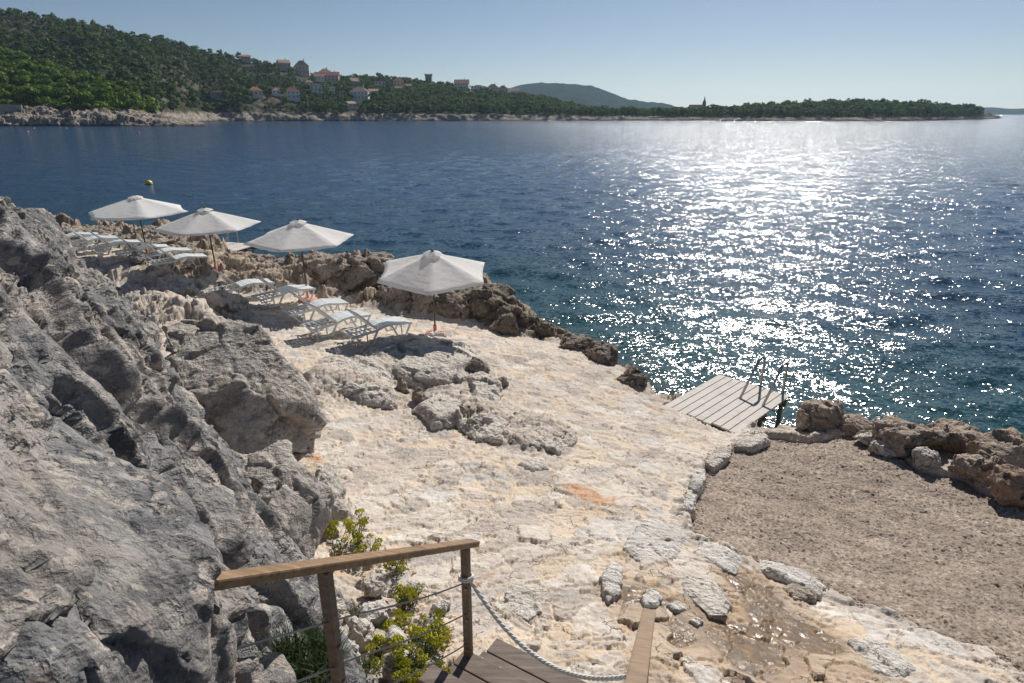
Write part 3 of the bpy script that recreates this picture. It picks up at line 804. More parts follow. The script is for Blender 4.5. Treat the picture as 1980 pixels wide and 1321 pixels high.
def crown_arrays(seed, R, z0, z1, nc, per, leaf, shape='dome'):
    rs = np.random.RandomState(seed)
    V, F, T = [], [], []
    for c in range(nc):
        ang = rs.rand() * 6.283; u = rs.rand()
        if shape == 'dome':
            zz = z0 + (z1 - z0) * u ** .8
            prof = math.sqrt(max(1 - ((u - .32) / .70) ** 2, .05))
            rad = R * prof * math.sqrt(rs.rand()) * .92
            cr = R * (.26 + .22 * rs.rand())
            sq = .62
        else:
            zz = z0 + (z1 - z0) * u; rad = R * (1 - u) ** .6 * .45 * rs.rand(); cr = R * (.75 - .45 * u); sq = 1.5
        cx, cy_ = rad * math.cos(ang), rad * math.sin(ang)
        tone = np.clip(.5 + rs.normal() * .30, 0, 1)
        d = rs.normal(size=(per, 3)); d /= np.linalg.norm(d, axis=1)[:, None]
        d[:, 2] = np.where((d[:, 2] < -.25) & (rs.rand(per) < .75), -d[:, 2], d[:, 2])
        rr_ = cr * (.72 + .42 * rs.rand(per))[:, None]
        P = np.array([cx, cy_, zz]) + d * rr_ * np.array([1, 1, sq])
        nrm = d + rs.normal(size=(per, 3)) * .55 + np.array([0, 0, .25]); nrm /= np.linalg.norm(nrm, axis=1)[:, None]
        tx = np.cross(nrm, rs.normal(size=(per, 3))); tx /= np.linalg.norm(tx, axis=1)[:, None]
        ty = np.cross(nrm, tx)
        s = leaf * (.55 + .9 * rs.rand(per))[:, None]
        q = np.stack([P - tx * s, P - ty * s * .62 + nrm * s * .15, P + tx * s, P + ty * s * .62 + nrm * s * .15], 1)
        n0 = len(V) * per * 4
        V.append(q.reshape(-1, 3)); F.append(np.arange(per * 4).reshape(-1, 4) + n0)
        T.append(np.repeat(np.clip(tone + rs.normal(size=per) * .14, 0, 1), 4))
    return np.concatenate(V), np.concatenate(F), np.concatenate(T)
def trunk_mesh(seed, hgt, r, R):
    rs = random.Random(seed); m = MB()
    lean = (rs.uniform(-.6, .6), rs.uniform(-.6, .6))
    pts = [(lean[0] * k * k, lean[1] * k * k, -1.2 + (hgt + 1.2) * k) for k in (0, .3, .6, .85, 1)]
    m.tube(pts, [r * 1.25, r, r * .8, r * .6, r * .35], 6)
    for i in range(5):
        k = rs.uniform(.45, .9); a = rs.uniform(0, 6.28); L = R * rs.uniform(.5, .85)
        b = Vector((lean[0] * k * k, lean[1] * k * k, -1.2 + (hgt + 1.2) * k))
        m.tube([b, b + Vector((math.cos(a) * L * .6, math.sin(a) * L * .6, L * .35)), b + Vector((math.cos(a) * L, math.sin(a) * L, L * .75))], [r * .45, r * .3, r * .1], 5)
    return m.mesh("trunk")
class Kind: pass
def tree_kind(seed, R, hgt, nc, per, leaf, mat_, shape='dome', base=.38):
    k = Kind(); k.R, k.h, k.mat = R, hgt, mat_
    k.V, k.F, k.T = crown_arrays(seed, R, hgt * base, hgt * .93, nc, per, leaf, shape)
    k.me = np_mesh("crown", k.V, k.F); fattr(k.me, "tone", k.T); k.me.materials.append(mat_)
    k.tr = trunk_mesh(seed, hgt * .8, .22 + hgt * .012, R); k.tr.materials.append(BARK)
    return k
BRIGHT = [tree_kind(100 + i, 4.6 + .5 * (i % 3), 8.0 + i * .5, 20, 40, .66, LEAF_BRIGHT, base=.25) for i in range(5)]
DARK = [tree_kind(200 + i, 4.0 + .4 * (i % 3), 8.4 + i * .5, 15, 30, .74, LEAF_DARK, base=.28) for i in range(5)]
CYP = [tree_kind(300 + i, 1.5, 12 + i, 16, 18, .55, LEAF_DARK, 'cone', .05) for i in range(2)]
BUSH = [tree_kind(400 + i, 2.1, 2.6, 12, 14, .5, LEAF_GREY, base=.05) for i in range(3)]
LOW_D = [crown_arrays(500 + i, 4.2, 2.4, 8.6, 15, 9, .98) for i in range(4)]
LOW_B = [crown_arrays(520 + i, 1.9, .3, 2.6, 7, 8, .7) for i in range(3)]

def plant_forest():
    rs = np.random.RandomState(12)
    cand = []
    def free(x, y, z):
        for hx, hy, r, hh in HOUSE_SPOTS:
            # keep the houses and a gap in front of them clear
            k = hy / max(y, 1)
            if abs(x * k - hx) < r * .8 and -r * 2.9 - 13 < y - hy < r: return False
        return True
    # bright pines of the near headland
    for i in range(4000):
        px = rs.uniform(-30, 292); a = float(ray(px, 215)[0] / ray(px, 215)[1])
        y = rs.uniform(404, 570); x = a * y
        lim = np.interp(px, [-30, 0, 78, 159, 244, 292], [570, 555, 500, 478, 452, 440])
        if y > lim: continue
        cand.append((x, y, 'b', rs.uniform(.85, 1.4)))
    # woods of the main slope and the point
    for i in range(26000):
        a = rs.uniform(_S[2, 0] - .03, _S[-4, 0])
        rw, rr, zr, hb, th = [float(v) for v in hill_par(np.array([a]))]
        y = rw + 14 + (rr - rw + 6) * rs.rand() ** .8
        x = a * y
        px = proj((x, y, 20))[0]
        s = (y - rw) / (rr - rw)
        if px < 240 and y < np.interp(px, [-30, 0, 78, 159, 244], [570, 555, 500, 478, 452]): continue
        garr = float(fbm2(np.array([x / 55]), np.array([y / 55]), 3, seed=60)[0])
        dens = 1.0 if px > 640 else (1.0 if px < 380 and y < 600 else np.interp(px, [0, 430, 640], [.46, .66, 1.0]) * (1 - .45 * s))
        if px < 600 and garr > .22 - .1 * (s > .5): 
            if rs.rand() < .55: cand.append((x, y, 's', rs.uniform(.6, 1.5)))
            continue
        if rs.rand() > dens:
            if rs.rand() < .5: cand.append((x, y, 's', rs.uniform(.6, 1.4)))
            continue
        cand.append((x, y, 'd', rs.uniform(.62, 1.12) * (.85 if s > .9 else 1)))
    # thin out
    cell = {}; keep = []
    order = rs.permutation(len(cand))
    for i in order:
        x, y, k, s = cand[i]
        r = {'b': 4.3, 'd': 4.6, 's': 3.0}[k] * s
        ci, cj = int(x // 8), int(y // 8); bad = False
        for u in (-1, 0, 1):
            for v in (-1, 0, 1):
                for (xx, yy, q) in cell.get((ci + u, cj + v), ()):
                    if (xx - x) ** 2 + (yy - y) ** 2 < ((r + q) * .62) ** 2: bad = True; break
                if bad: break
            if bad: break
        if bad: continue
        zz = float(hill_h(np.array([x]), np.array([y]), False)[0][0])
        if zz < 1.5: continue
        if not free(x, y, zz): continue
        cell.setdefault((ci, cj), []).append((x, y, r))
        keep.append((x, y, zz - .2, k, s))
    return keep
FOREST = plant_forest()
for px, py, s in [(603,196,1.0),(611,199,.9),(620,198,1.05),(628,202,.85),(655,203,1.15),(663,206,1.25),(668,204,1.0),(648,199,.8),(700,219,.7)]:
    p, _t = at_hill(px, py); FOREST.append((p.x, p.y, p.z - .3, 'c', s))
def tree_px(t): 
    R = {'b': 5, 'd': 4.3, 's': 2.1, 'c': 5}[t[3]] * t[4]
    px = proj((t[0], t[1], t[2] + 4))[0]
    return (R / t[1]) if -40 < px < 2000 else 0
trees = sorted([t for t in FOREST if t[3] != 's'], key=tree_px, reverse=True)
scrub = sorted([t for t in FOREST if t[3] == 's'], key=tree_px, reverse=True)
single, rest = trees[:288], trees[288:]
cyp = [t for t in rest if t[3] == 'c']; rest = [t for t in rest if t[3] != 'c']; single += cyp
rest += scrub
rnd = random.Random(5)
def zone_label(t):
    px = proj((t[0], t[1], t[2] + 4))[0]
    if t[3] == 'b': return "bright green round crowned pine in the dense stand above the headland rocks", "pines above the headland rocks"
    if t[3] == 'c': return "slim dark cypress standing beside the hillside villas", "cypresses among the villas"
    if px < 640: return "dark green pine scattered over the left hillside", "pines on the left hillside"
    if px < 1190: return "dark pine in the wood below the ridge houses", "pines below the ridge houses"
    return "dark pine in the wood on the low point across the bay", "pines on the low point"
for i, t in enumerate(single):
    kind = {'b': BRIGHT, 'd': DARK, 'c': CYP}[t[3]]; kd = kind[i % len(kind)]
    root = empty("cypress_tree" if t[3] == 'c' else "pine_tree", (t[0], t[1], t[2]), rnd.uniform(0, 6.28))
    s = t[4]; root.scale = (s, s, s * rnd.uniform(.85, 1.1))
    lab, grp = zone_label(t); props(root, lab, "tree", grp)
    link("trunk", kd.tr, None, root); link("crown", kd.me, None, root, smooth=False)
def wood(name, items, label):
    V, F, T, G = [], [], [], []; n = 0
    rs = np.random.RandomState(9)
    for (x, y, z, k, s) in items:
        pool = LOW_B if k == 's' else LOW_D
        v, f, tn = pool[rs.randint(len(pool))]
        a = rs.rand() * 6.283; c_, s_ = math.cos(a), math.sin(a)
        q = v * s
        V.append(np.c_[q[:, 0] * c_ - q[:, 1] * s_ + x, q[:, 0] * s_ + q[:, 1] * c_ + y, q[:, 2] * rs.uniform(.85, 1.15) + z])
        F.append(f + n); n += len(v); T.append(np.clip(tn + rs.normal() * .18, 0, 1)); G.append(np.full(len(f), 1 if k == 's' else 0))
    me = np_mesh(name, np.concatenate(V), np.concatenate(F)); fattr(me, "tone", np.concatenate(T))
    me.materials.append(LEAF_DARK); me.materials.append(LEAF_GREY)
    me.polygons.foreach_set("material_index", np.concatenate(G).astype(np.int32))
    props(link(name, me, None, None, smooth=False), label, "woodland", kind="stuff")
wood("woodland", rest, "far woodland and scrub covering the hills round the bay")
print("TREES", len(single), len(rest), len(scrub), [sum(t[3]==k for t in trees) for k in "bd"])

# ------------------------------------------------------------------ boats and buoys out on the water
def mat_plain(name, c, rough=.5, metal=0.0):
    m = M(name); m.set(Base_Color=m.mix(m.ramp(m.noise(6, 3), [(.4, 0.0), (.7, .25)]), c, tuple(k * .75 for k in c)), Roughness=rough, Metallic=metal); return m.m
YEL, BOATW = mat_plain("yellow_float", (.75, .62, .03), .4), mat_plain("boat_white", (.75, .75, .73), .4)
ORG = mat_plain("orange_float", (.75, .38, .10), .45)
def buoy(px, py, dia, mat_, label):
    x, y = up(px, py, 0)
    root = props(empty("buoy", (x, y, 0)), label, "buoy", "mooring buoys")
    m = MB(); r = dia / 2
    m.lathe([(.02, -r * .5), (r * .75, -r * .45), (r * .97, -r * .05), (r, r * .12), (r * .95, r * .4), (r * .72, r * .8), (r * .3, r * 1.05), (.02, r * 1.1)], 20)
    m.build("float", mat_, root, smooth=True)
    m = MB(); m.lathe([(r * 1.015, .0), (r * 1.03, r * .1), (r * 1.015, r * .2)], 20); m.build("band", GREYP, root, smooth=True)
    m = MB(); m.tube([(r * .18 * math.cos(a), 0, r * 1.08 + r * .18 * math.sin(a)) for a in [k * math.pi / 5 for k in range(6)]], r * .05, 6); m.build("ring", GREYP, root)
GREYP = mat_plain("dull_grey", (.25, .25, .25), .5)
buoy(288, 356, .74, YEL, "yellow round buoy floating beyond the left umbrellas")
buoy(53, 256, .85, ORG, "pale orange buoy nearest the viewer off the left headland")
buoy(66, 249, .8, YEL, "yellowish buoy just behind the pale orange one")
buoy(33, 244, .7, ORG, "small buoy close under the rocks at the far left")
buoy(128, 249, .8, mat_plain("faded_pink", (.55, .38, .35)), "faded pink buoy off the middle of the headland")
buoy(268, 257, .8, mat_plain("dark_red_float", (.35, .22, .22)), "dark reddish buoy alone near the tip of the headland")
def boat(px, py, L, label):
    x, y = up(px, py, 0)
    root = props(empty("motor_boat", (x, y, 0), .25), label, "boat", "boats across the bay")
    m = MB(); P = []
    for i in range(9):
        u = i / 8; xx = (u - .5) * L; b = L * .17 * (1 - u ** 4) * (.8 + .2 * min(1, u * 4)); sh = L * .12 * (1 + .5 * u * u)
        P.append([(xx, 0, -.25), (xx, b * .7, -.05), (xx, b, sh), (xx, b * .85, sh * .92), (xx, -b * .85, sh * .92), (xx, -b, sh), (xx, -b * .7, -.05)])
    V = [v for r in P for v in r]
    F = [(i*7+k, i*7+(k+1) % 7, (i+1)*7+(k+1) % 7, (i+1)*7+k) for i in range(8) for k in range(7)] + [tuple(range(7))[::-1], tuple(range(56, 63))]
    m.add(V, F); m.build("hull", BOATW, root)
    m = MB(); m.box((-L * .02, 0, L * .17), (L * .32, L * .2, L * .12)); m.build("cabin", BOATW, root, bevel=L * .02)
    m = MB(); m.box((L * .145, 0, L * .18), (.06, L * .17, L * .07)); m.build("windscreen", GLASS, root)
boat(1398, 234, 8, "white motor boat moored by the low point, left of two")
boat(1428, 234, 9, "white motor boat moored by the low point, right of two")
# ------------------------------------------------------------------ rocks
def remesh(me, voxel):
    o = bpy.data.objects.new("tmp", me); COL.objects.link(o)
    md = o.modifiers.new("r", 'REMESH'); md.mode = 'VOXEL'; md.voxel_size = voxel; md.adaptivity = 0
    dg = bpy.context.evaluated_depsgraph_get(); dg.update()
    r = bpy.data.meshes.new_from_object(o.evaluated_get(dg), depsgraph=dg)
    bpy.data.objects.remove(o); bpy.data.meshes.remove(me)
    return r
def relax(me, it=1):
    bm = bmesh.new(); bm.from_mesh(me)
    for _ in range(it): bmesh.ops.smooth_vert(bm, verts=bm.verts, factor=.5, use_axis_x=True, use_axis_y=True, use_axis_z=True)
    bm.to_mesh(me); bm.free()
def voro3d(p, cell, seed, warp=0.0, aniso=None):
    q = p if aniso is None else p @ aniso
    if warp: q = q + warp * cell * np.stack([fbm(p[:, 0] / cell * .9 + 31 * k, p[:, 1] / cell * .9, p[:, 2] / cell * .9, 3) for k in range(3)], 1)
    q = q / cell
    i0 = np.floor(q).astype(np.int32)
    n = len(q); f1 = np.full(n, 9.0); f2 = np.full(n, 9.0); cid = np.zeros(n, np.int32); off = np.zeros((n, 3))
    for a in (-1, 0, 1):
        for b in (-1, 0, 1):
            for c in (-1, 0, 1):
                h = _h3(i0[:, 0] + a + seed, i0[:, 1] + b, i0[:, 2] + c)
                e = q - (i0 + np.array([a, b, c]) + RND[h, :3]); d = np.sqrt((e * e).sum(1))
                near = d < f1
                f2 = np.where(near, f1, np.minimum(f2, d)); cid = np.where(near, h, cid); off = np.where(near[:, None], e, off); f1 = np.where(near, d, f1)
    return f1, f2, cid, off
def carve(me, s=1.0, amp=1.0, crack=.5, cell=.5, streak=0.0, seed=0, rel=2, lump=1.0):
    # broken limestone: tilted fracture faces at three sizes, thin cracks, pits
    relax(me, rel)
    c, n = co_of(me), nor_of(me)
    p = c + seed * 3.7
    an = None
    if streak:                        # faces drawn out along the bedding
        U = Vector((.74, -.60, -.30)).normalized(); Vv = Vector((.62, .78, 0)).normalized(); Wv = U.cross(Vv).normalized(); Vv = Wv.cross(U)
        an = np.array([[U.x * .30, Vv.x, Wv.x * .8], [U.y * .30, Vv.y, Wv.y * .8], [U.z * .30, Vv.z, Wv.z * .8]])
    d = np.zeros(len(c)); tone = 0
    for k, (sz, h, t, wp) in enumerate(((cell * s, .15, .34, .35), (cell * s * .42, .085, .30, .30), (cell * s * .17, .035, .19, .25))):
        f1, f2, cid, off = voro3d(p, sz, 5 + seed + 10 * k, wp, an)
        g = G3[(cid * 7 + 3) & 255]; g = g - n * (g * n).sum(1)[:, None]
        if an is not None: off_t = (off * (g @ an)).sum(1)
        else: off_t = (off * g).sum(1)
        fac = (RND[cid, 2] - .5) * h / .15 * .14 * sz / cell * (cell / .5 if False else 1) * 2.0 * cell + off_t * t * sz
        w = sstep(0, .035, f2 - f1)
        d = d + fac * (.55 + .45 * w) * (1 if k < 2 else .8) * ((.55, .60, 1.0)[k] if streak else 1.0)
        if k < 2:
            m_ = (RND[(cid * 3 + 1) & 255, 0] > .45)
            d = d - crack * (.11 if k == 0 else .045) * s * np.clip(1 - (f2 - f1) * (14 if k == 0 else 10), 0, 1) * m_
        tone = tone + RND[cid, 1] * (.5, .35, .15)[k]
    d = d + lump * (.06 * s * ridged(p[:, 0] * 1.3 / s, p[:, 1] * 1.3 / s, p[:, 2] * 1.3 / s, 2) + .02 * s * fbm(p[:, 0] * 6 / s, p[:, 1] * 6 / s, p[:, 2] * 6 / s, 3))
    d = d + .006 * s * ridged(p[:, 0] * 17 / s, p[:, 1] * 17 / s, p[:, 2] * 17 / s, 3)
    if streak:
        v = c[:, 0] * .65 + c[:, 1] * .75 + c[:, 2] * .12; u = c[:, 0] * .75 - c[:, 1] * .65
        w = fbm(u * .6, v * .9, c[:, 2], 4) * .15
        mod = sstep(-.4, .4, perlin(u * .9 + 3, v * 1.1, c[:, 2] * .6))
        def saw(k, ph):
            q = ((v + w) * k + .4 * perlin(u * .9 + ph, v * .5, c[:, 2]) + ph) % 1.0
            return (1 - q) * sstep(0, .10, q) - .4
        d = d + streak * (.24 * saw(1.15, .2) * (.5 + .5 * mod) + .13 * saw(3.1, .37) * (1 - .5 * mod) + .05 * saw(8.3, .7) * mod)
        pit = np.clip(1 - 2.4 * voro3(p[:, 0] * 4.2 + w * 3, p[:, 1] * 4.2, p[:, 2] * 4.2, 77)[0], 0, 1)
        d = d - streak * .06 * pit
    set_co(me, c + n * (d * amp)[:, None])
    fattr(me, "tone", np.clip((tone - .5) * 1.7 + .5, 0, 1))
    return me
def rock_material(name, dark, mid, lite, patch, patchy=.5, warm=(.45, .25, .12), warmth=.2, grain=1.0):
    m = M(name)
    big = m.noise(1.3 * grain, 6, .65); med = m.noise(5 * grain, 8, .72); fin = m.noise(30, 7, .75)
    c = m.ramp(med, [(.34, dark), (.46, mid), (.56, mid), (.68, lite)])
    tn = m.attr("tone")
    c = m.mix(m.math('MULTIPLY', m.ramp(tn, [(.30, 0.0), (.34, .35), (.60, .35), (.64, 1.0)]), patchy * .55), c, patch)
    c = m.mix(m.math('MULTIPLY', m.ramp(m.math('ADD', m.math('MULTIPLY', big, .55), m.math('MULTIPLY', m.noise(13 * grain, 6, .65), .45)), [(.548, 0.0), (.572, 1.0)]), patchy), c, patch)
    c = m.mix(m.math('MULTIPLY', m.ramp(m.noise(2.9 * grain, 7, .7), [(.56, 0.0), (.60, .8)]), .75), c, dark)
    wv = m.mix(.10, m.pos, m.noise(9, 4, .65, col=True), 'ADD')
    sp = m.ramp(m.vor(7.5 * grain, vec=wv), [(.24, 1.0), (.28, 0.0)])
    sp = m.math('MULTIPLY', sp, m.ramp(m.noise(2.3, 5, .6), [(.45, 0.0), (.50, .9)]))
    c = m.mix(m.math('MULTIPLY', sp, .7), c, tuple(min(k * 1.18, .75) for k in patch))
    c = m.mix(m.ramp(m.noise(2.3, 6, .72), [(.61, 0.0), (.66, warmth)]), c, warm)
    c = m.mix(m.math('MULTIPLY', m.ramp(m.noise(19 * grain, 5, .7), [(.60, 0.0), (.63, 1.0)]), .6), c, tuple(min(k * 1.12, .75) for k in patch))
    ck = m.ramp(m.vor(3.1 * grain, vec=m.mix(.35, m.pos, m.noise(2.2, 5, .65, col=True), 'ADD'), feature='DISTANCE_TO_EDGE'), [(.0, 1.0), (.016, 0.0)])
    ck = m.math('MULTIPLY', ck, m.ramp(m.noise(1.1, 3), [(.55, 0.0), (.62, .7)]))
    c = m.mix(m.math('MULTIPLY', ck, .8), c, tuple(k * .35 for k in dark))
    c = m.mix(m.math('MULTIPLY', m.ramp(fin, [(.34, 1.0), (.44, 0.0)]), .6), c, tuple(k * .5 for k in dark))
    area = m.ramp(m.noise(1.9, 3, .6), [(.36, .25), (.62, 1.0)])
    h = m.math('ADD', m.math('MULTIPLY', fin, .9), m.math('MULTIPLY', m.noise(95, 4, .75), .3))
    h = m.math('ADD', m.math('MULTIPLY', h, area), m.math('ADD', m.math('MULTIPLY', m.vor(15 * grain, vec=wv), 1.3), m.math('MULTIPLY', m.vor(44 * grain, vec=wv), .45)))
    h = m.math('SUBTRACT', h, m.math('MULTIPLY', ck, 1.2))
    m.set(Base_Color=c, Roughness=.88, Specular_IOR_Level=.2, Normal=m.bump(h, .9, .03))
    return m.m
GREYROCK = rock_material("grey_limestone", (.10,.10,.105), (.225,.222,.222), (.38,.37,.36), (.53,.46,.40), .72, (.42,.29,.19), .3)
TANROCK = rock_material("tan_limestone", (.165,.14,.118), (.32,.275,.235), (.48,.425,.37), (.54,.44,.35), .6, (.42,.25,.13), .4)
PALEROCK = rock_material("pale_limestone", (.36,.32,.28), (.60,.55,.49), (.72,.68,.62), (.70,.62,.54), .5, (.46,.30,.18), .3)
BROWNROCK = rock_material("brown_shore_rock", (.085,.068,.054), (.22,.18,.145), (.38,.32,.26), (.44,.37,.30), .5, (.30,.20,.11), .3)
FACEROCK = rock_material("grey_tan_limestone", (.20,.185,.17), (.40,.37,.34), (.54,.50,.455), (.58,.50,.43), .6, (.42,.27,.15), .35)
SHORETAN = rock_material("warm_shore_rock", (.17,.135,.108), (.36,.29,.235), (.54,.455,.375), (.58,.47,.37), .6, (.38,.22,.12), .5)
WHITEROCK = rock_material("white_limestone", (.45,.42,.38), (.62,.58,.53), (.74,.71,.67), (.70,.65,.58), .4, (.5,.4,.3), .15)

# big grey outcrop beside the steps
def outcrop():
    ctl = [(0,395,6.1),(90,465,5.85),(180,540,5.7),(262,640,5.55),(335,720,5.4),(352,880,5.12),(412,960,4.92),(475,1080,4.62),
           (0,600,6.1),(0,900,6.0),(0,1321,5.9),(200,1321,5.65),(200,1000,5.75),(300,900,5.45),(250,650,5.68),(100,540,5.92),(200,760,5.75),
           (330,1000,5.62),(400,1110,5.64),(385,1190,5.47),(300,1321,5.42),(610,1172,4.22),(560,1130,4.38),(490,1280,4.32),(450,1060,4.8),(100,700,6.0),(60,480,6.0)]
    P = []
    for px, py, z in ctl:
        x, y = up(px, py, z); P.append((x, y, z))
    P += [(-.86,1.15,4.6),(-.76,1.5,4.3),(-.98,1.95,4.0),(-.92,2.45,3.6),(-1.02,3.15,3.2),(-1.25,3.75,3.1),(-1.7,4.35,3.0),(-2.2,4.9,3.0),(-2.95,5.75,3.1),(-3.9,6.75,3.2),(-5.1,7.6,3.3),
          (-6.4,8.2,3.4),(-8,9,3.4),(-.8,.7,4.8),(-.8,0,5.0),(-.7,-.8,5.2),
          (-1.3,-.3,5.85),(-2,-.5,6.1),(-4,0,6.6),(-6,3,6.7),(-8,7,6.2),(-6,5.2,6.5),(-4,3,6.3),(-9,3,6.6),(-6,-1,6.8)]
    P = np.array(P)
    n = len(P); D = np.hypot(P[:, None, 0] - P[None, :, 0], P[:, None, 1] - P[None, :, 1])
    w = np.linalg.solve(np.block([[-D, np.ones((n, 1))], [np.ones((1, n)), np.zeros((1, 1))]]), np.r_[P[:, 2], 0])
    x, y = np.meshgrid(np.arange(-7.0, -.45, .045), np.arange(-.4, 8.7, .045)); shp = x.shape
    x, y = x.ravel(), y.ravel()
    z = w[-1] - sum(wk * np.hypot(x - a, y - b) for wk, (a, b, _) in zip(w, P))
    FT = [(-.72,-.5),(-.72,1.6),(-.85,2.6),(-1.0,3.3),(-1.35,4.0),(-1.85,4.6),(-2.4,5.2),(-3.1,6.0),(-4.1,7.0),(-5.3,7.9),(-7.2,8.6),(-7.2,-.5)]
    z = np.clip(z, 1.2, 7)
    z = np.where(poly_sd(x, y, FT) > -.12, z, 1.2)
    nr, nc = shp; N = nr * nc
    F = [grid_faces(nr, nc), grid_faces(nr, nc)[:, ::-1] + N]
    i = np.arange(N).reshape(nr, nc)
    for e in (i[0], i[-1][::-1], i[:, 0][::-1], i[:, -1]):
        F.append(np.stack([e[:-1], e[:-1] + N, e[1:] + N, e[1:]], -1))
    me = np_mesh("rock_outcrop", np.r_[np.c_[x, y, z], np.c_[x, y, np.full(N, 1.0)]], np.concatenate(F))
    me = remesh(me, .015)
    carve(me, 1.0, .85, .45, .62, streak=1.0, seed=1, rel=1, lump=.25)
    props(link("rock_outcrop", me, GREYROCK), "large grey weathered limestone outcrop with slanting ridges beside the handrail", "rock")
outcrop()

def hull(pts):
    bm = bmesh.new()
    for p in pts: bm.verts.new(p)
    r = bmesh.ops.convex_hull(bm, input=bm.verts)
    bmesh.ops.delete(bm, geom=list({g for g in r["geom_interior"] + r["geom_unused"] if isinstance(g, bmesh.types.BMVert)}), context='VERTS')
    me = bpy.data.meshes.new("boulder"); bm.to_mesh(me); bm.free()
    return me
def hull_rock(front, back, label, mat_, voxel, s, crack, cell, seed, name="boulder", amp=1.0, streak=0.0):
    # front: (px, py, depth) outline and face points; back: world offset that gives the rock its thickness
    pts = []
    for px, py, t in front:
        p = upt(px, py, t); pts.append(p)
    c = sum(pts, Vector()) / len(pts)
    for p in list(pts): pts.append(c + (p - c) * .72 + Vector(back))
    me = remesh(hull(pts), voxel)
    carve(me, s, amp, crack, cell, seed=seed, rel=1, lump=.15, streak=streak)
    return props(link(name, me, mat_), label, "rock")
hull_rock([(300,625,8.0),(345,612,8.4),(440,622,8.3),(505,640,8.0),(548,700,7.7),(592,780,7.7),(622,830,7.9),(608,885,7.9),(560,890,7.5),(430,640,7.9),
           (470,910,7.0),(400,900,6.9),(360,760,7.2),(480,760,7.1),(420,820,6.9),(330,700,7.5)], (-.35,1.1,-.5),
          "large cracked grey brown boulder between the outcrop and the terrace", FACEROCK, .026, .85, 1.6, 1.25, 2, amp=.42)
hull_rock([(412,905,5.5),(450,885,5.6),(505,868,5.5),(545,868,5.5),(600,920,5.5),(632,960,5.6),(622,1030,5.5),(600,1092,5.3),(520,1100,4.9),(460,1000,5.0),(550,900,5.25),(500,960,4.95),(560,1010,5.0),(440,930,5.2)],
          (-.25,.8,-.5), "angular tan boulder in front of the large cracked boulder, just above the handrail", FACEROCK, .020, .6, 1.4, 1.2, 3, amp=.42)
hull_rock([(615,905,6.7),(640,900,6.8),(672,945,6.7),(664,1000,6.5),(630,1015,6.3),(605,985,6.3),(640,950,6.4)], (-.2,.5,-.3),
          "small pale boulder on the terrace edge, right of the angular tan boulder", PALEROCK, .016, .35, 1.0, 1.1, 4, amp=.5)
hull_rock([(-60,380,7.9),(0,388,7.9),(40,400,7.9),(75,440,7.7),(95,475,7.4),(60,520,7.0),(0,500,7.0),(-80,480,7.0)], (-.4,1.0,-.8),
          "rounded dark grey boulder on top of the outcrop at the left edge", GREYROCK, .035, .8, .4, .9, 5)
hull_rock([(180,525,8.2),(225,560,7.6),(272,612,7.2),(318,680,6.6),(345,730,6.2),(345,780,6.0),(310,760,5.9),(262,690,6.3),(215,620,6.8),(180,570,7.4)], (-.6,.5,-.9),
          "narrow dark rock fin along the lit right edge of the outcrop", GREYROCK, .03, .5, .6, .8, 6)
hull_rock([(402,1100,1.86),(406,1150,1.82),(392,1198,1.86),(345,1321,1.70),(180,1345,1.45),(0,1345,1.24),(-120,1100,1.42),(-60,900,1.85),(60,840,2.2),(190,850,2.5),(300,950,2.48),(372,1040,2.12)], (-.35,.25,-.7),
          "broad smooth grey slab in the near corner, ending at the top of the handrail", GREYROCK, .013, .8, .5, .8, 7, amp=.55, streak=.75)
def boulder(px, py, w_px, h_px, label, mat_, seed, sink=.35, deep=.9, turn=0.0, z=None, group=None, crack=.5, npts=13, sharp=1.0):
    # px,py: where its base meets the ground in the middle; size from its apparent size
    g = atz(px, py) if z is None else Vector((*up(px, py, z), z))
    t = CT * g.y - ST * (g.z - CZ)
    w = w_px * t / FPX; h = h_px * t / FPX / .93
    rs = random.Random(seed)
    pts = []
    ca, sa = math.cos(turn), math.sin(turn)
    for k in range(npts):
        a = 6.283 * k / npts + rs.uniform(-.25, .25); u = rs.choice([-.45, -.1, .35, .8]) + rs.uniform(-.12, .12)
        f = math.sqrt(max(0, 1 - u * u * .75)) * rs.uniform(.82, 1.05)
        X, Y, Z = math.cos(a) * f * w / 2, math.sin(a) * f * w / 2 * deep, u * h * .62
        pts.append(Vector((X * ca - Y * sa, X * sa + Y * ca, Z)))
    pts += [Vector((rs.uniform(-.2, .2) * w, rs.uniform(-.2, .2) * w, .56 * h)), Vector((0, 0, -.5 * h))]
    me = remesh(hull(pts), max(min(w, h) / 28, .010))
    o = link("boulder", me, mat_)
    s = min(w, h * 1.4) * .55
    carve(me, s, .8, crack, .9, seed=seed, rel=1, lump=.5)
    o.location = (g.x, g.y + .25 * w * deep, g.z + h * (.5 - sink))
    return props(o, label, "rock", group)
B = boulder
B(1600,832,110,62,"big rounded tan boulder at the back edge of the gravel next to the deck",SHORETAN,11,turn=.3)
B(1537,808,90,34,"low brown rock between the deck and the big rounded boulder",SHORETAN,12)
B(1497,806,50,26,"small orange stained rock touching the end of the deck",rock_material("orange_rock",(.22,.12,.06),(.42,.24,.11),(.50,.34,.20),(.50,.25,.10),.6),13)
B(1655,838,100,30,"flat tan rock between the big rounded boulder and the dark shore rock",SHORETAN,14)
B(1712,815,100,46,"dark brown wave worn rock at the water's edge behind the gravel",BROWNROCK,15)
B(1765,880,150,66,"long tan boulder with a sloping flat top by the dark shore rock",SHORETAN,16,turn=-.4)
B(1850,874,130,58,"blocky tan boulder in the middle of the shore row at the right",SHORETAN,17,turn=.2)
B(1945,908,150,70,"largest boulder of the shore row at the right edge",SHORETAN,18,turn=.5)
B(1900,928,110,46,"squat boulder in front of the largest shore boulder",SHORETAN,19)
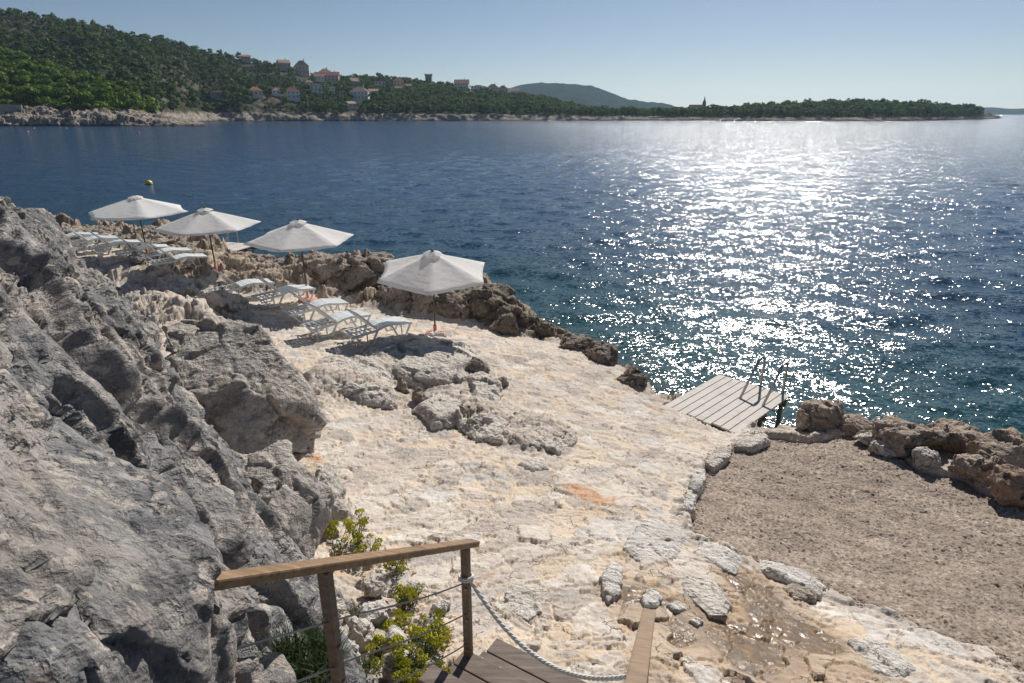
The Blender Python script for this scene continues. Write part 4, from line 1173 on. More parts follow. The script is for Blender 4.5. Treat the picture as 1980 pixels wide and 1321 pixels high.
B(1972,965,100,70,"reddish brown boulder lowest at the right edge",rock_material("reddish_rock",(.16,.11,.08),(.30,.22,.17),(.44,.35,.28),(.46,.34,.25),.6),20)
B(1795,902,60,34,"small split rock on the gravel rim before the blocky boulder",PALEROCK,21)
B(1725,880,70,24,"thin slab of pale rock on the gravel rim",PALEROCK,22)
B(1690,858,60,22,"low pale slab stone behind the gravel, left of the thin slab",PALEROCK,23)
B(968,752,34,22,"small brown loose stone right of the rocky knob",TANROCK,28,sink=.2)
B(843,662,44,20,"pale stone lying against the orange umbrella foot",WHITEROCK,29,sink=.25)
B(920,735,50,56,"upright brown faced rock at the right end of the rocky knob",TANROCK,30)
B(775,760,34,40,"wedge of brown rock in the hollow of the knob",TANROCK,31)
B(812,782,40,36,"angular brown rock at the front of the knob hollow",TANROCK,32)
B(900,815,62,40,"rounded tan rock below the hollow of the knob",TANROCK,33)
B(930,835,70,42,"rounded pale rock lowest on the front slope of the knob",PALEROCK,34)
B(240,528,84,28,"brown slab rock with a shaded front before the far loungers",TANROCK,42)
B(262,508,40,26,"pointed dark grey rock on top of the brown slab rock",GREYROCK,43,z=2.75)
B(285,528,40,40,"leaning grey rock at the right end of the brown slab rock",GREYROCK,44)
B(428,566,24,24,"dark grey pointed stone by the first lounger of the near row",GREYROCK,45,sink=.2)
B(360,520,44,14,"pale slab by the far loungers",PALEROCK,46)
B(330,575,90,34,"broad pale ledge rock below the far loungers",PALEROCK,47,turn=.3)
B(420,600,110,50,"pale hump of rock left of the near loungers",PALEROCK,48)
B(310,552,60,24,"grey ledge with an ochre stained foot above the outcrop",TANROCK,49)
def slab_rock(outline, h, label, mat_, seed, voxel=.02, s=.4, crack=.8, cell=1.1, top=.72, amp=.5, dip=(0, 0), name="boulder", lump=.2):
    # a flat lying rock: foot outline as seen, top face a little smaller
    rs = random.Random(seed)
    G = [atz(*p) for p in outline]; c = sum(G, Vector()) / len(G)
    pts = []
    for g in G:
        pts.append(g - Vector((0, 0, .25 + h * .3)))
        q = c + (g - c) * (top + rs.uniform(-.06, .06)); pts.append(Vector((q.x, q.y, q.z + h * rs.uniform(.85, 1.15) + (q.x - c.x) * dip[0] + (q.y - c.y) * dip[1])))
        q = c + (g - c) * rs.uniform(.95, 1.02); pts.append(Vector((q.x, q.y, q.z + h * rs.uniform(.2, .6))))
    me = remesh(hull(pts), voxel)
    carve(me, s, amp, crack, cell, seed=seed, rel=1, lump=lump)
    return props(link(name, me, mat_), label, "rock")
slab_rock([(690,705),(715,675),(770,662),(840,660),(905,675),(945,712),(935,745),(870,752),(780,742)], .30, "broad pale crusted rock forming the top of the knob in front of the loungers", PALEROCK, 201, .024, .6)
slab_rock([(585,745),(640,712),(700,695),(750,712),(768,760),(765,795),(710,785),(630,765)], .20, "smooth pale slab on the left side of the knob with a straight front edge", PALEROCK, 202, .022, .5)
slab_rock([(885,828),(930,800),(1005,802),(1085,822),(1120,850),(1085,882),(1000,870),(915,855)], .14, "low ribbed grey rock at the right foot of the knob", PALEROCK, 203, .02, .4, cell=.7, amp=.8)
slab_rock([(800,800),(850,775),(900,790),(895,825),(840,835)], .22, "wedge shaped tan rock in front of the knob", PALEROCK, 204, .018, .35)
slab_rock([(905,745),(945,735),(975,760),(960,790),(915,785)], .22, "pale rock step at the right front of the knob", PALEROCK, 205, .018, .35)
slab_rock([(1236,1158),(1248,1142),(1270,1142),(1282,1158),(1272,1176),(1246,1174)], .035, "small round white stone set in the wet hollow of the path", WHITEROCK, 211, .010, .15, amp=.28)
slab_rock([(1288,1172),(1305,1164),(1328,1170),(1330,1182),(1305,1184)], .03, "flat white stone beside the wet hollow right of the round one", WHITEROCK, 212, .010, .12, amp=.28)
slab_rock([(1330,1202),(1345,1196),(1362,1204),(1350,1214)], .03, "small pale chip of stone near the brown puddle", WHITEROCK, 213, .010, .1, amp=.28)
slab_rock([(1310,1118),(1340,1105),(1385,1130),(1415,1170),(1405,1198),(1370,1192),(1325,1150)], .05, "big flat reddish white slab stone between the puddles", PALEROCK, 214, .012, .25, amp=.28)
slab_rock([(1512,1138),(1530,1130),(1580,1150),(1578,1162),(1535,1162)], .05, "grey ribbed stone sunk in the path near the gravel edge", TANROCK, 215, .010, .2, amp=.28)
slab_rock([(1640,1245),(1680,1232),(1740,1270),(1770,1300),(1735,1318),(1680,1300)], .05, "large pale flat stone at the bottom right of the path", WHITEROCK, 216, .012, .25, amp=.28)
slab_rock([(1000,900),(1022,888),(1058,895),(1062,908),(1030,914)], .06, "flat grey stone with a dark rim on the path below the knob", PALEROCK, 217, .012, .2, amp=.28)
slab_rock([(1205,1060),(1240,1005),(1310,1010),(1340,1045),(1300,1090),(1240,1095)], .05, "large whitish rock slab near the left corner of the gravel", WHITEROCK, 218, .014, .3, amp=.28)
slab_rock([(1350,1050),(1400,1062),(1438,1085),(1425,1115),(1385,1105),(1345,1075)], .07, "white rough slab on the gravel edge above the puddles", WHITEROCK, 219, .012, .25, amp=.28)
slab_rock([(1465,1085),(1540,1098),(1600,1135),(1590,1160),(1530,1130),(1470,1105)], .06, "long white slab along the gravel edge right of the puddles", WHITEROCK, 220, .012, .25, amp=.28)
slab_rock([(975,1150),(1000,1125),(1045,1140),(1050,1185),(1020,1205),(985,1190)], .03, "round grey slab set in the path right of the post", PALEROCK, 221, .012, .25, amp=.28)
slab_rock([(1160,1120),(1185,1085),(1205,1100),(1200,1150),(1175,1165)], .04, "upright pale slab left of the wet hollow", WHITEROCK, 222, .012, .2, amp=.28)
slab_rock([(1418,868),(1440,850),(1480,842),(1490,856),(1450,872)], .09, "low pale rock at the corner between deck and gravel", PALEROCK, 231, .012, .2, amp=.35)
slab_rock([(1362,900),(1385,872),(1415,866),(1412,886),(1380,908)], .08, "grey white rock on the left rim of the gravel below the deck", PALEROCK, 232, .012, .2, amp=.35)
slab_rock([(1330,948),(1342,915),(1364,912),(1366,935),(1350,955)], .09, "whitish stone half way along the left rim of the gravel", WHITEROCK, 233, .012, .2, amp=.35)
slab_rock([(1316,990),(1325,962),(1346,962),(1344,990)], .08, "pale stone at the left corner of the gravel", WHITEROCK, 234, .012, .18, amp=.35)
def ridge_rocks():
    # the craggy rim towards the sea: individual crags along it
    L = [(470,520,130,34),(540,528,120,40),(600,535,110,50),(650,545,100,56),(705,560,120,72),(770,585,110,60),(735,540,100,60),(830,600,110,56),(880,612,110,62),(930,620,110,72),
         (970,640,100,56),(1010,645,90,46),(1050,655,70,40),(960,600,90,60),(900,590,90,50),(1120,680,90,30),(1165,700,90,34),(1225,745,70,34),
         (95,470,140,30),(170,466,130,26),(250,472,120,30),(300,484,130,30),(350,496,120,26),(410,510,110,24),(215,476,90,24),(130,460,120,24),(445,508,80,20)]
    for i, (px, py, w, h) in enumerate(L):
        where = ("left of the far deck" if px < 350 else "below the far deck" if px < 480 else "behind the near loungers" if px < 700 else "behind the nearest umbrella" if px < 900 else "at the seaward corner" if px < 1090 else "at the water's edge before the near deck")
        B(px, py, w, h, "craggy brown shore rock in the ridge " + where, BROWNROCK if px > 850 else TANROCK, 60 + i, group="crags of the shore ridge " + where, turn=i * 1.3, sink=.42, crack=.9)
ridge_rocks()

def spilled_gravel():
    rs = np.random.RandomState(21); P = np.array(GRAVEL); V, F = [], []; n = 0
    ico = np.array([(0,0,1),(.9,0,.2),(.28,.85,.25),(-.72,.53,.2),(-.72,-.53,.15),(.28,-.85,.2),(0,0,-.6)]); fc = [(0,1,2),(0,2,3),(0,3,4),(0,4,5),(0,5,1),(6,2,1),(6,3,2),(6,4,3),(6,5,4),(6,1,5)]
    for k in range(2600):
        i = rs.randint(len(P)); a, b = P[i], P[(i + 1) % len(P)]
        q = a + (b - a) * rs.rand() + rs.normal(size=2) * .075
        r = .008 + .020 * rs.rand() ** 3
        zz = float(land_h(q[:1], q[1:])[0]) + (-.055 if poly_sd(q[:1], q[1:], GRAVEL)[0] > .05 else .012)
        th = rs.rand() * 6.28; c_, s_ = math.cos(th), math.sin(th)
        v = ico * r * (.75 + .5 * rs.rand(7))[:, None] * np.array([1, .8, .7])
        V.append(np.c_[v[:, 0] * c_ - v[:, 1] * s_ + q[0], v[:, 0] * s_ + v[:, 1] * c_ + q[1], v[:, 2] + zz]); F.append(np.array(fc) + n); n += 7
    me = np_mesh("stray_pebbles", np.concatenate(V), np.concatenate(F)); fattr(me, "tone", np.repeat(rs.rand(2600), 7))
    props(link("stray_pebbles", me, bpy.data.materials["gravel"], smooth=False), "loose pebbles strewn along the rim of the gravel bed", "gravel", kind="stuff")
spilled_gravel()

# ------------------------------------------------------------------ wood and metal
def wood(name, a, b, grain_dir, rough=.7):
    m = M(name)
    v = m.map(m.pos, rot=(0, 0, -grain_dir), scale=(3, 34, 34))
    n = m.noise(1.0, 5, .6, vec=v, dist=.6); k = m.noise(3.5, 4, .6)
    c = m.ramp(n, [(.30, a), (.55, tuple((p + q) / 2 for p, q in zip(a, b))), (.72, b)])
    c = m.mix(m.ramp(k, [(.5, 0.0), (.75, .45)]), c, tuple(p * .6 for p in a))
    m.set(Base_Color=c, Roughness=rough, Specular_IOR_Level=.3, Normal=m.bump(n, .5, .004)); return m.m
RAILD = math.atan2(-1.56, -.69)
RAILW = wood("oiled_rail_wood", (.17,.10,.05), (.38,.255,.15), RAILD, .5)
POSTW = wood("dark_post_wood", (.15,.115,.085), (.29,.225,.17), 0, .7)
STEPW = wood("weathered_tread_wood", (.13,.10,.085), (.27,.22,.185), math.atan2(-.525, .851), .75)
RRAILW = wood("pale_rail_wood", (.20,.135,.085), (.36,.26,.175), math.atan2(1.4, .416), .55)
DECKW = wood("bleached_deck_wood", (.56,.52,.47), (.70,.66,.60), math.radians(50), .8)
STEEL = mat_plain("brushed_steel", (.38, .38, .38), .35, 1.0)
CABLE = mat_plain("steel_cable", (.28, .27, .26), .45, .8)

# ------------------------------------------------------------------ handrail, steps, rope
P2 = Vector((-.29, 3.17, 4.475)); RD = Vector((-.69, -1.56, 1.08))
rail = props(empty("handrail", (P2.x, P2.y, 3.4)), "brown wooden handrail on dark posts with steel cables, left of the steps", "handrail")
def child(o, par):                    # keep world position while parenting
    o.parent = par; o.matrix_parent_inverse = Matrix.Translation(par.location).inverted() if not par.rotation_euler.z else par.matrix_basis.inverted(); return o
m = MB(); m.bar(P2 + RD * 1.0 + Vector((0, 0, .025)), P2 - RD * .075 + Vector((.0, 0, .025)), .074, .038); child(m.build("rail", RAILW, None, bevel=.008), rail)
for s, lab in ((0.0, None), (.70, None)):
    b = P2 + RD * s
    m = MB(); m.bar((b.x, b.y, b.z - (1.05 if s == 0 else 1.3)), (b.x, b.y, b.z), .052, .040, upv=(-.4, -.915, 0)); po = child(m.build("post", POSTW, None, bevel=.004), rail)
    for dz in ((.40, .60, .80) if s else (.30, .55, .80)):
        m = MB(); q = b + Vector((0, 0, -dz)); e = Vector((-.03, -.92, 0)).normalized() if not s else Vector((.915, -.40, 0))
        m.tube([q + e * .022, q + e * .036], .010, 10); child(m.build("bolt", CABLE, None), rail)
for dz in (.27, .52, .77):
    m = MB(); a, b = P2 + Vector((0, 0, -dz)), P2 + RD * .98 + Vector((0, 0, -dz))
    m.tube([a.lerp(b, k / 8) - Vector((0, 0, .02 * math.sin(math.pi * min(1, k / 8 * 1.6)) if k < 5 else 0)) for k in range(9)], .0045, 6); child(m.build("cable", CABLE, None), rail)
rr0, rrd = Vector((.76, 2.71, 4.42)), Vector((-.416, -1.4, .99))
rr_ = props(empty("stair_handrail", (rr0.x, rr0.y, 3.4)), "pale wooden handrail end at the lower right of the steps, rope tied to it", "handrail")
m = MB(); m.bar(rr0 + rrd * .05, rr0 + rrd * 1.1, .068, .040); child(m.build("rail", RRAILW, None, bevel=.008), rr_)
q = rr0 + rrd * .09
m = MB(); m.bar((q.x, q.y, 3.3), (q.x, q.y, q.z - .02), .062, .045, upv=(-.28, -.96, 0)); child(m.build("post", POSTW, None, bevel=.004), rr_)
# rope of three twisted strands
rp = props(empty("rope", (.2, 2.9, 3.9)), "white twisted rope sagging across the bottom of the steps", "rope")
A0, A1 = Vector((-.262, 3.16, 4.23)), Vector((.655, 2.60, 4.06))
cl = []
N = 150
for i in range(N + 1):
    u = i / N; p = A0.lerp(A1, u); p.z -= .27 * (1 - (2 * u - 1) ** 2) * (1 + .12 * (1 - u)); cl.append(p)
for k in range(3):
    pts = []
    for i, p in enumerate(cl):
        d = (cl[min(i + 1, N)] - cl[max(i - 1, 0)]).normalized(); a = d.cross(Vector((0, 0, 1))).normalized(); b = a.cross(d)
        t = i * .55 + k * 2.094
        pts.append(p + (a * math.cos(t) + b * math.sin(t)) * .0075)
    m = MB(); m.tube(pts, .0082, 6); child(m.build("strand", mat_plain("rope_fibre", (.70, .68, .64), .8) if k == 0 else bpy.data.materials["rope_fibre"], None, smooth=True), rp)
m = MB(); m.tube([P2 + Vector((.045 * math.cos(t), .04 * math.sin(t), -.245 + .0014 * k)) for k, t in enumerate([j * .5 for j in range(26)])], .008, 6)
child(m.build("knot", bpy.data.materials["rope_fibre"], None, smooth=True), rp)
# treads
tw = props(empty("wooden_steps", (0, 3.0, 3.35)), "weathered grey brown wooden steps at the bottom of the frame", "steps")
td, wd = Vector((.851, -.525, 0)), Vector((-.525, -.851, 0))
o0 = Vector((-.145, 3.42, 3.42))
for k, (off, st, z) in enumerate([(0, 0.0, 0.0), (.145, -.02, 0.0), (.33, -.04, .17), (.475, -.04, .17), (.66, -.05, .34)]):
    a = o0 + wd * off + td * st + Vector((0, 0, z))
    m = MB(); m.bar(a, a + td * 1.06, .135, .035); child(m.build("tread", STEPW, None, bevel=.005), tw)
for st in (.06, .98):
    a = o0 + td * st + Vector((0, 0, -.05)); m = MB()
    m.bar(a + Vector((0, 0, -.10)), a + wd * .9 + Vector((0, 0, .30)), .045, .17); child(m.build("stringer", POSTW, None), tw)

# ------------------------------------------------------------------ bathing decks with ladders
def deck(c4, z, nplank, label, llabel, ladder):
    A, B_, D = [Vector((*up(*p, z), z)) for p in c4]      # A->B along the planks, A->D across
    u = (B_ - A); L = u.length; u.normalize(); v = (D - A) - u * (D - A).dot(u); Wd = v.length; v.normalize()
    root = props(empty("bathing_deck", A), label, "deck")
    m = MB(); pw = Wd / nplank
    for i in range(nplank):
        c = A + v * (pw * (i + .5))
        m.bar(c - u * (.03 * (i % 3)), c + u * L, pw - .022, .035)
    o = child(m.build("decking", DECKW, None, bevel=.003), root)
    m = MB()
    for s in (.08, .5, .92): m.bar(A + u * (L * s) + Vector((0, 0, -.10)), A + u * (L * s) + v * Wd + Vector((0, 0, -.10)), .07, .15)
    child(m.build("joists", POSTW, None), root)
    for s in (.5, .92):
        for w in (.06, .94):
            m = MB(); p = A + u * (L * s) + v * (Wd * w); m.tube([p + Vector((0, 0, -.1)), Vector((p.x, p.y, -.6))], .05, 8)
            child(m.build("support_leg", CABLE, None), root)
    s0, gap, foot = ladder                                # position across, width, distance of the feet from the seaward edge
    lad = props(empty("swim_ladder", A + u * L + v * s0), llabel, "ladder")
    for w in (s0, s0 + gap):
        e = A + u * L + v * w
        pts = [e - u * foot + Vector((0, 0, .0))]
        for k in range(9):
            t = math.pi * (1 - k / 8)
            pts.append(e + u * (-.09 + .17 * math.cos(t)) + Vector((0, 0, .66 + .10 * math.sin(t))))
        pts += [e + u * .08 + Vector((0, 0, .3)), e + u * .09 + Vector((0, 0, -z - .5))]
        m = MB(); m.tube(pts, .028, 10); child(m.build("rail", STEEL, None, smooth=True), lad)
    for zz in (-.25, -.5, -.75):
        m = MB(); e = A + u * (L + .085) + Vector((0, 0, zz)); m.tube([e + v * s0, e + v * (s0 + gap)], .018, 8); child(m.build("rung", STEEL, None, smooth=True), lad)
    return L, Wd
print("DECK1", deck([(1283,785),(1390,725),(1418,846)], 1.06, 9, "bleached wooden bathing deck at the end of the stone path", "steel swimming ladder on the near deck", (1.0, .52, .95)))
print("DECK2", deck([(456,486),(501,473),(344,462)], 1.75, 9, "white wooden bathing deck far off behind the left umbrellas", "white swimming ladder on the far deck", (1.1, .52, .9)))

# ------------------------------------------------------------------ umbrellas
_cm = M("white_canvas")
_cc = _cm.mix(_cm.ramp(_cm.noise(1.2, 4), [(.4, 0.0), (.7, .3)]), (.93, .925, .91), (.88, .87, .85))
_cm.set(Base_Color=_cc, Roughness=.9, Specular_IOR_Level=.1, Normal=_cm.bump(_cm.math('ADD', _cm.noise(5, 3, .5, vec=_cm.map(_cm.objc, scale=(1, 1, 3))), _cm.math('MULTIPLY', _cm.noise(240, 2), .06)), .35, .05))
_tr = _cm.t.nodes.new("ShaderNodeBsdfTranslucent"); _cm._in(_tr.inputs[0], _cc)
_mx = _cm.t.nodes.new("ShaderNodeMixShader"); _mx.inputs[0].default_value = .42
_cm.t.links.new(_cm.b.outputs[0], _mx.inputs[1]); _cm.t.links.new(_tr.outputs[0], _mx.inputs[2]); _cm.t.links.new(_mx.outputs[0], _cm.t.nodes["Material Output"].inputs[0])
CANVAS = _cm.m
POLE = mat_plain("dark_pole", (.045, .035, .032), .4)
TERRA = mat_plain("terracotta_foot", (.62, .24, .15), .8)
def canopy_mesh(R, rise, z0, n=6, seg=8, rings=9, seed=0):
    V, F = [], []
    rs = random.Random(seed)
    for j in range(rings + 1):
        q = .10 + .90 * j / rings
        for i in range(n * seg):
            s = (i % seg) / seg; a = 2 * math.pi * i / (n * seg)
            a0 = 2 * math.pi * (i // seg) / n; half = math.pi / n
            flat = math.cos(half) / math.cos((a - a0) - half)
            mid = 4 * s * (1 - s)
            rr = R * q * flat * (1 - .035 * mid * q)
            zz = z0 + rise * (1 - q) ** 1.0 * (1.06 - .06 * q) - .055 * mid * q * (1 - .45 * q) + .012 * math.sin(q * 3.1)
            zz += .006 * mid * math.sin(q * 17 + s * 9 + i)
            V.append((rr * math.cos(a), rr * math.sin(a), zz))
    k = n * seg
    F = [(j*k+i, j*k+(i+1) % k, (j+1)*k+(i+1) % k, (j+1)*k+i) for j in range(rings) for i in range(k)]
    # hem turned down a little
    b = len(V)
    for i in range(k): x, y, z = V[rings * k + i]; V.append((x * .997, y * .997, z - .014))
    F += [(rings*k+i, rings*k+(i+1) % k, b+(i+1) % k, b+i) for i in range(k)]
    m = MB(); m.add(V, F); return m
def umbrella(px, py, depth, rot, label, tilt=(0.0, 0.0), total=None, R=1.36):
    top = upt(px, py, depth)
    gz = hz(top.x, top.y) + .03
    Ht = top.z - gz
    root = props(empty("beach_umbrella", (top.x, top.y, gz)), label, "umbrella", "white umbrellas along the terrace")
    rise = .46
    z0 = Ht - rise - .06
    canopy_mesh(R, rise, z0).build("canopy", CANVAS, root, smooth=True, fix=True)
    m = MB(); V, F = [], []
    for j, (q, zz) in enumerate(((.05, .085), (.14, .055), (.215, .005))):
        for i in range(36):
            a = 2 * math.pi * i / 36; lobe = abs(math.sin(3 * a))
            V.append((q * (1 + .10 * (1 - lobe)) * math.cos(a), q * (1 + .10 * (1 - lobe)) * math.sin(a), Ht - .06 + zz - .03 + (.035 * lobe if j == 2 else .012 * lobe)))
    F = [(j*36+i, j*36+(i+1) % 36, (j+1)*36+(i+1) % 36, (j+1)*36+i) for j in range(2) for i in range(36)]
    m.add(V, F); m.build("vent_cap", CANVAS, root, smooth=True)
    m = MB(); m.tube([(0, 0, .02), (0, 0, Ht)], .021, 12); m.build("pole", POLE, root, smooth=True)
    m = MB(); m.lathe([(.006, -.02), (.03, -.01), (.032, .02), (.012, .05)], 12, (0, 0, Ht + .01)); m.build("finial", POLE, root, smooth=True)
    m = MB(); m.lathe([(.27, 0), (.275, .03), (.25, .07), (.07, .09), (.045, .11), (.04, .32)], 28); m.build("foot", TERRA, root, smooth=True)
    m = MB(); m.lathe([(.035, -.05), (.045, 0), (.035, .05)], 12, (0, 0, z0 - .05)); m.build("runner", POLE, root, smooth=True)
    for i in range(6):
        a = math.pi / 3 * i; e = Vector((math.cos(a), math.sin(a), 0))
        m = MB(); m.tube([e * .03 + Vector((0, 0, z0 + rise * .98 - .02)), e * (R * .985) + Vector((0, 0, z0 - .012))], .009, 6); rb = m.build("rib", POLE, root)
        m = MB(); m.tube([e * .04 + Vector((0, 0, z0 - .05)), e * (R * .52) + Vector((0, 0, z0 + rise * .47 - .02))], .008, 6); m.build("strut", POLE, rb)
    root.rotation_euler = (tilt[0], tilt[1], 0)
    for ch in root.children:
        if ch.name.split('.')[0] in ("canopy", "vent_cap", "rib", "runner"): ch.rotation_euler = (0, 0, rot)
    print("UMB", label[:20], round(Ht, 2), tuple(round(k, 2) for k in root.location))
    return root
umbrella(262, 378, 20.0, math.radians(5), "white umbrella farthest left over the far loungers", tilt=(math.radians(1), 0.0), R=1.56)
umbrella(398, 402, 18.5, math.radians(24), "white umbrella in front of the far bathing deck", tilt=(math.radians(1.5), math.radians(-.5)), R=1.5)
umbrella(577, 425, 17.0, math.radians(25), "white umbrella between the rocky ridge and the near loungers", tilt=(math.radians(2), math.radians(.3)), R=1.47)
umbrella(834, 480, 14.9, math.radians(-28), "white umbrella nearest the viewer on an orange foot", tilt=(math.radians(7), math.radians(1.5)), R=1.42)

# ------------------------------------------------------------------ loungers
PLAST = mat_plain("white_plastic", (.74, .77, .77), .35)
def lounger(loc, ang, label):
    root = props(empty("sun_lounger", loc, ang), label, "sun lounger", "white plastic loungers in rows on the terrace")
    prof = [(0, .30), (.35, .31), (.74, .33), (1.0, .40), (1.25, .415), (1.5, .365), (1.9, .32)]
    def pz(x): return float(np.interp(x, [p[0] for p in prof], [p[1] for p in prof]))
    for s in (-1, 1):
        m = MB()
        for (x0, z0), (x1, z1) in zip(prof[:-1], prof[1:]): m.bar((x0 - .005, s * .315, z0), (x1 + .005, s * .315, z1), .035, .065)
        m.build("side_rail", PLAST, root, bevel=.006)
    m = MB(); x = .80
    m2 = MB()
    while x < 1.88:
        z = pz(x); sl = math.atan2(pz(x + .03) - pz(x - .03), .06)
        m.box((x, 0, z + .022), (.058, .60, .016), Matrix.Rotation(-sl, 3, 'Y')); x += .074
    for y in (-.15, .15):
        for (x0, z0), (x1, z1) in zip(prof[2:-1], prof[3:]): m.bar((x0, y, z0 + .006), (x1, y, z1 + .006), .03, .014)
    m.build("seat", PLAST, root, bevel=.004)
    m = MB(); x = .06
    while x < .74: m.box((x, 0, .305), (.035, .60, .022)); x += .15
    m.bar((0.02, 0, .305), (.76, 0, .325), .05, .02)
    m.build("base_slats", PLAST, root)
    m = MB(); h0, h1 = Vector((.79, 0, .37)), Vector((.22, 0, .93))
    d = (h1 - h0).normalized(); Lb = (h1 - h0).length; nn = Vector((-d.z, 0, d.x)) * -1
    rot = Matrix((d, Vector((0, 1, 0)), d.cross(Vector((0, 1, 0))))).transposed()
    for s in (-1, 1): m.box(h0 + d * (Lb / 2) + Vector((0, s * .285, 0)), (Lb, .05, .045), rot)
    t = .05
    while t < Lb:
        m.box(h0 + d * t + (rot @ Vector((0, 0, .018))), (.064, .56, .014), rot); t += .072
    m.box(h0 + d * (Lb - .02), (.06, .62, .04), rot)
    m.build("backrest", PLAST, root, bevel=.004)
    for s in (-1, 1):
        for (ta, tb, ba, bb) in ((.10, .80, .30, .62), (1.22, 1.86, 1.42, 1.72)):
            m = MB(); y = s * .318; yb = s * .30
            m.bar((ta, y, pz(ta)), (ba, yb, .03), .04, .055, (0, 1, 0)); m.bar((tb, y, pz(tb)), (bb, yb, .03), .04, .055, (0, 1, 0))
            m.bar((ba - .03, yb, .02), (bb + .03, yb, .02), .045, .04); m.bar(((ta + tb) / 2, y, pz((ta + tb) / 2)), ((ba + bb) / 2, yb, .03), .03, .035, (0, 1, 0))
            m.build("leg", PLAST, root, bevel=.005)
    root.scale = (.84, .84, .84)
    return root
HEAD = math.atan2(.66, .75)
def put_lounger(px, py, off, first=[None], label="", dz=.03, turn=0.0):
    off = (off[0] * .84, off[1] * .84)
    g = atz(px, py); ang = HEAD + turn
    c_, s_ = math.cos(ang), math.sin(ang)
    x, y = g.x - (off[0] * c_ - off[1] * s_), g.y - (off[0] * s_ + off[1] * c_)
    zz = max(hz(x + .95 * c_, y + .95 * s_), hz(x + .3 * c_, y + .3 * s_), hz(x + 1.6 * c_, y + 1.6 * s_)) + dz
    if first[0] is None:
        first[0] = lounger((x, y, zz), ang, label); return
    o = copy_tree(first[0]); o.location = (x, y, zz); o.rotation_euler = (0, 0, ang); o["label"] = label
NEARL = [(711,669,"lounger nearest the viewer, beside the orange umbrella foot"),(633,655,"second lounger from the orange umbrella foot"),(590,626,"lounger in the middle of the near row, third from the orange foot"),
         (531,596,"lounger left of the pole of the third umbrella"),(448,582,"last lounger of the near row, against the pale rock hump")]
for i, (px, py, lab) in enumerate(NEARL): put_lounger(px, py, (.45, -.3), label="white plastic " + lab, turn=[0, .05, -.04, .03, -.02][i])
FARL = [(352,530,"far lounger nearest the pole of the second umbrella"),(322,516,"second far lounger left of the second umbrella"),(280,506,"far lounger just right of the first umbrella pole"),
        (228,497,"far lounger left of the first umbrella pole"),(183,489,"far lounger second from the left end"),(145,482,"lounger at the far left end of the row")]
for px, py, lab in FARL: put_lounger(px, py, (.95, -.1), label="white plastic " + lab, dz=.10)

# ------------------------------------------------------------------ plants among the rocks
def plain_leaf(name, a, b):
    m = M(name); c = m.ramp(m.noise(14, 3), [(.3, a), (.7, b)]); m.set(Base_Color=c, Roughness=.6, Specular_IOR_Level=.2)
    tr = m.t.nodes.new("ShaderNodeBsdfTranslucent"); m._in(tr.inputs[0], c); mx = m.t.nodes.new("ShaderNodeMixShader"); mx.inputs[0].default_value = .4
    m.t.links.new(m.b.outputs[0], mx.inputs[1]); m.t.links.new(tr.outputs[0], mx.inputs[2]); m.t.links.new(mx.outputs[0], m.t.nodes["Material Output"].inputs[0]); return m.m
STEMG, LEAFG, UMB, DRY = plain_leaf("stem_green", (.16,.17,.05), (.26,.27,.09)), plain_leaf("fennel_leaf", (.07,.10,.045), (.16,.20,.09)), plain_leaf("umbel_yellow", (.46,.47,.04), (.68,.64,.10)), plain_leaf("dry_leaf", (.35,.14,.04), (.5,.28,.12))
GRASSG = plain_leaf("tuft_green", (.035,.06,.025), (.10,.14,.06))
def umbel_mesh(seed):
    rs = random.Random(seed); m = MB()
    for i in range(46):
        a = rs.uniform(0, 6.28); r = math.sqrt(rs.random()); z = .018 * (1 - r * r) + rs.uniform(-.004, .004)
        c = Vector((r * .034 * math.cos(a), r * .034 * math.sin(a), z)); s = rs.uniform(.004, .0075)
        m.add([c + Vector((s, 0, 0)), c + Vector((0, s, 0)), c + Vector((-s, 0, 0)), c + Vector((0, -s, 0)), c + Vector((0, 0, s * 1.3)), c - Vector((0, 0, s))],
              [(0,1,4),(1,2,4),(2,3,4),(3,0,4),(1,0,5),(2,1,5),(3,2,5),(0,3,5)])
    for i in range(8):
        a = .785 * i; m.tube([(0, 0, -.03), (.026 * math.cos(a), .026 * math.sin(a), .006)], .0012, 4)
    return m.mesh("flower_head")
UM = [umbel_mesh(i) for i in range(4)]
for u in UM: u.materials.append(UMB)
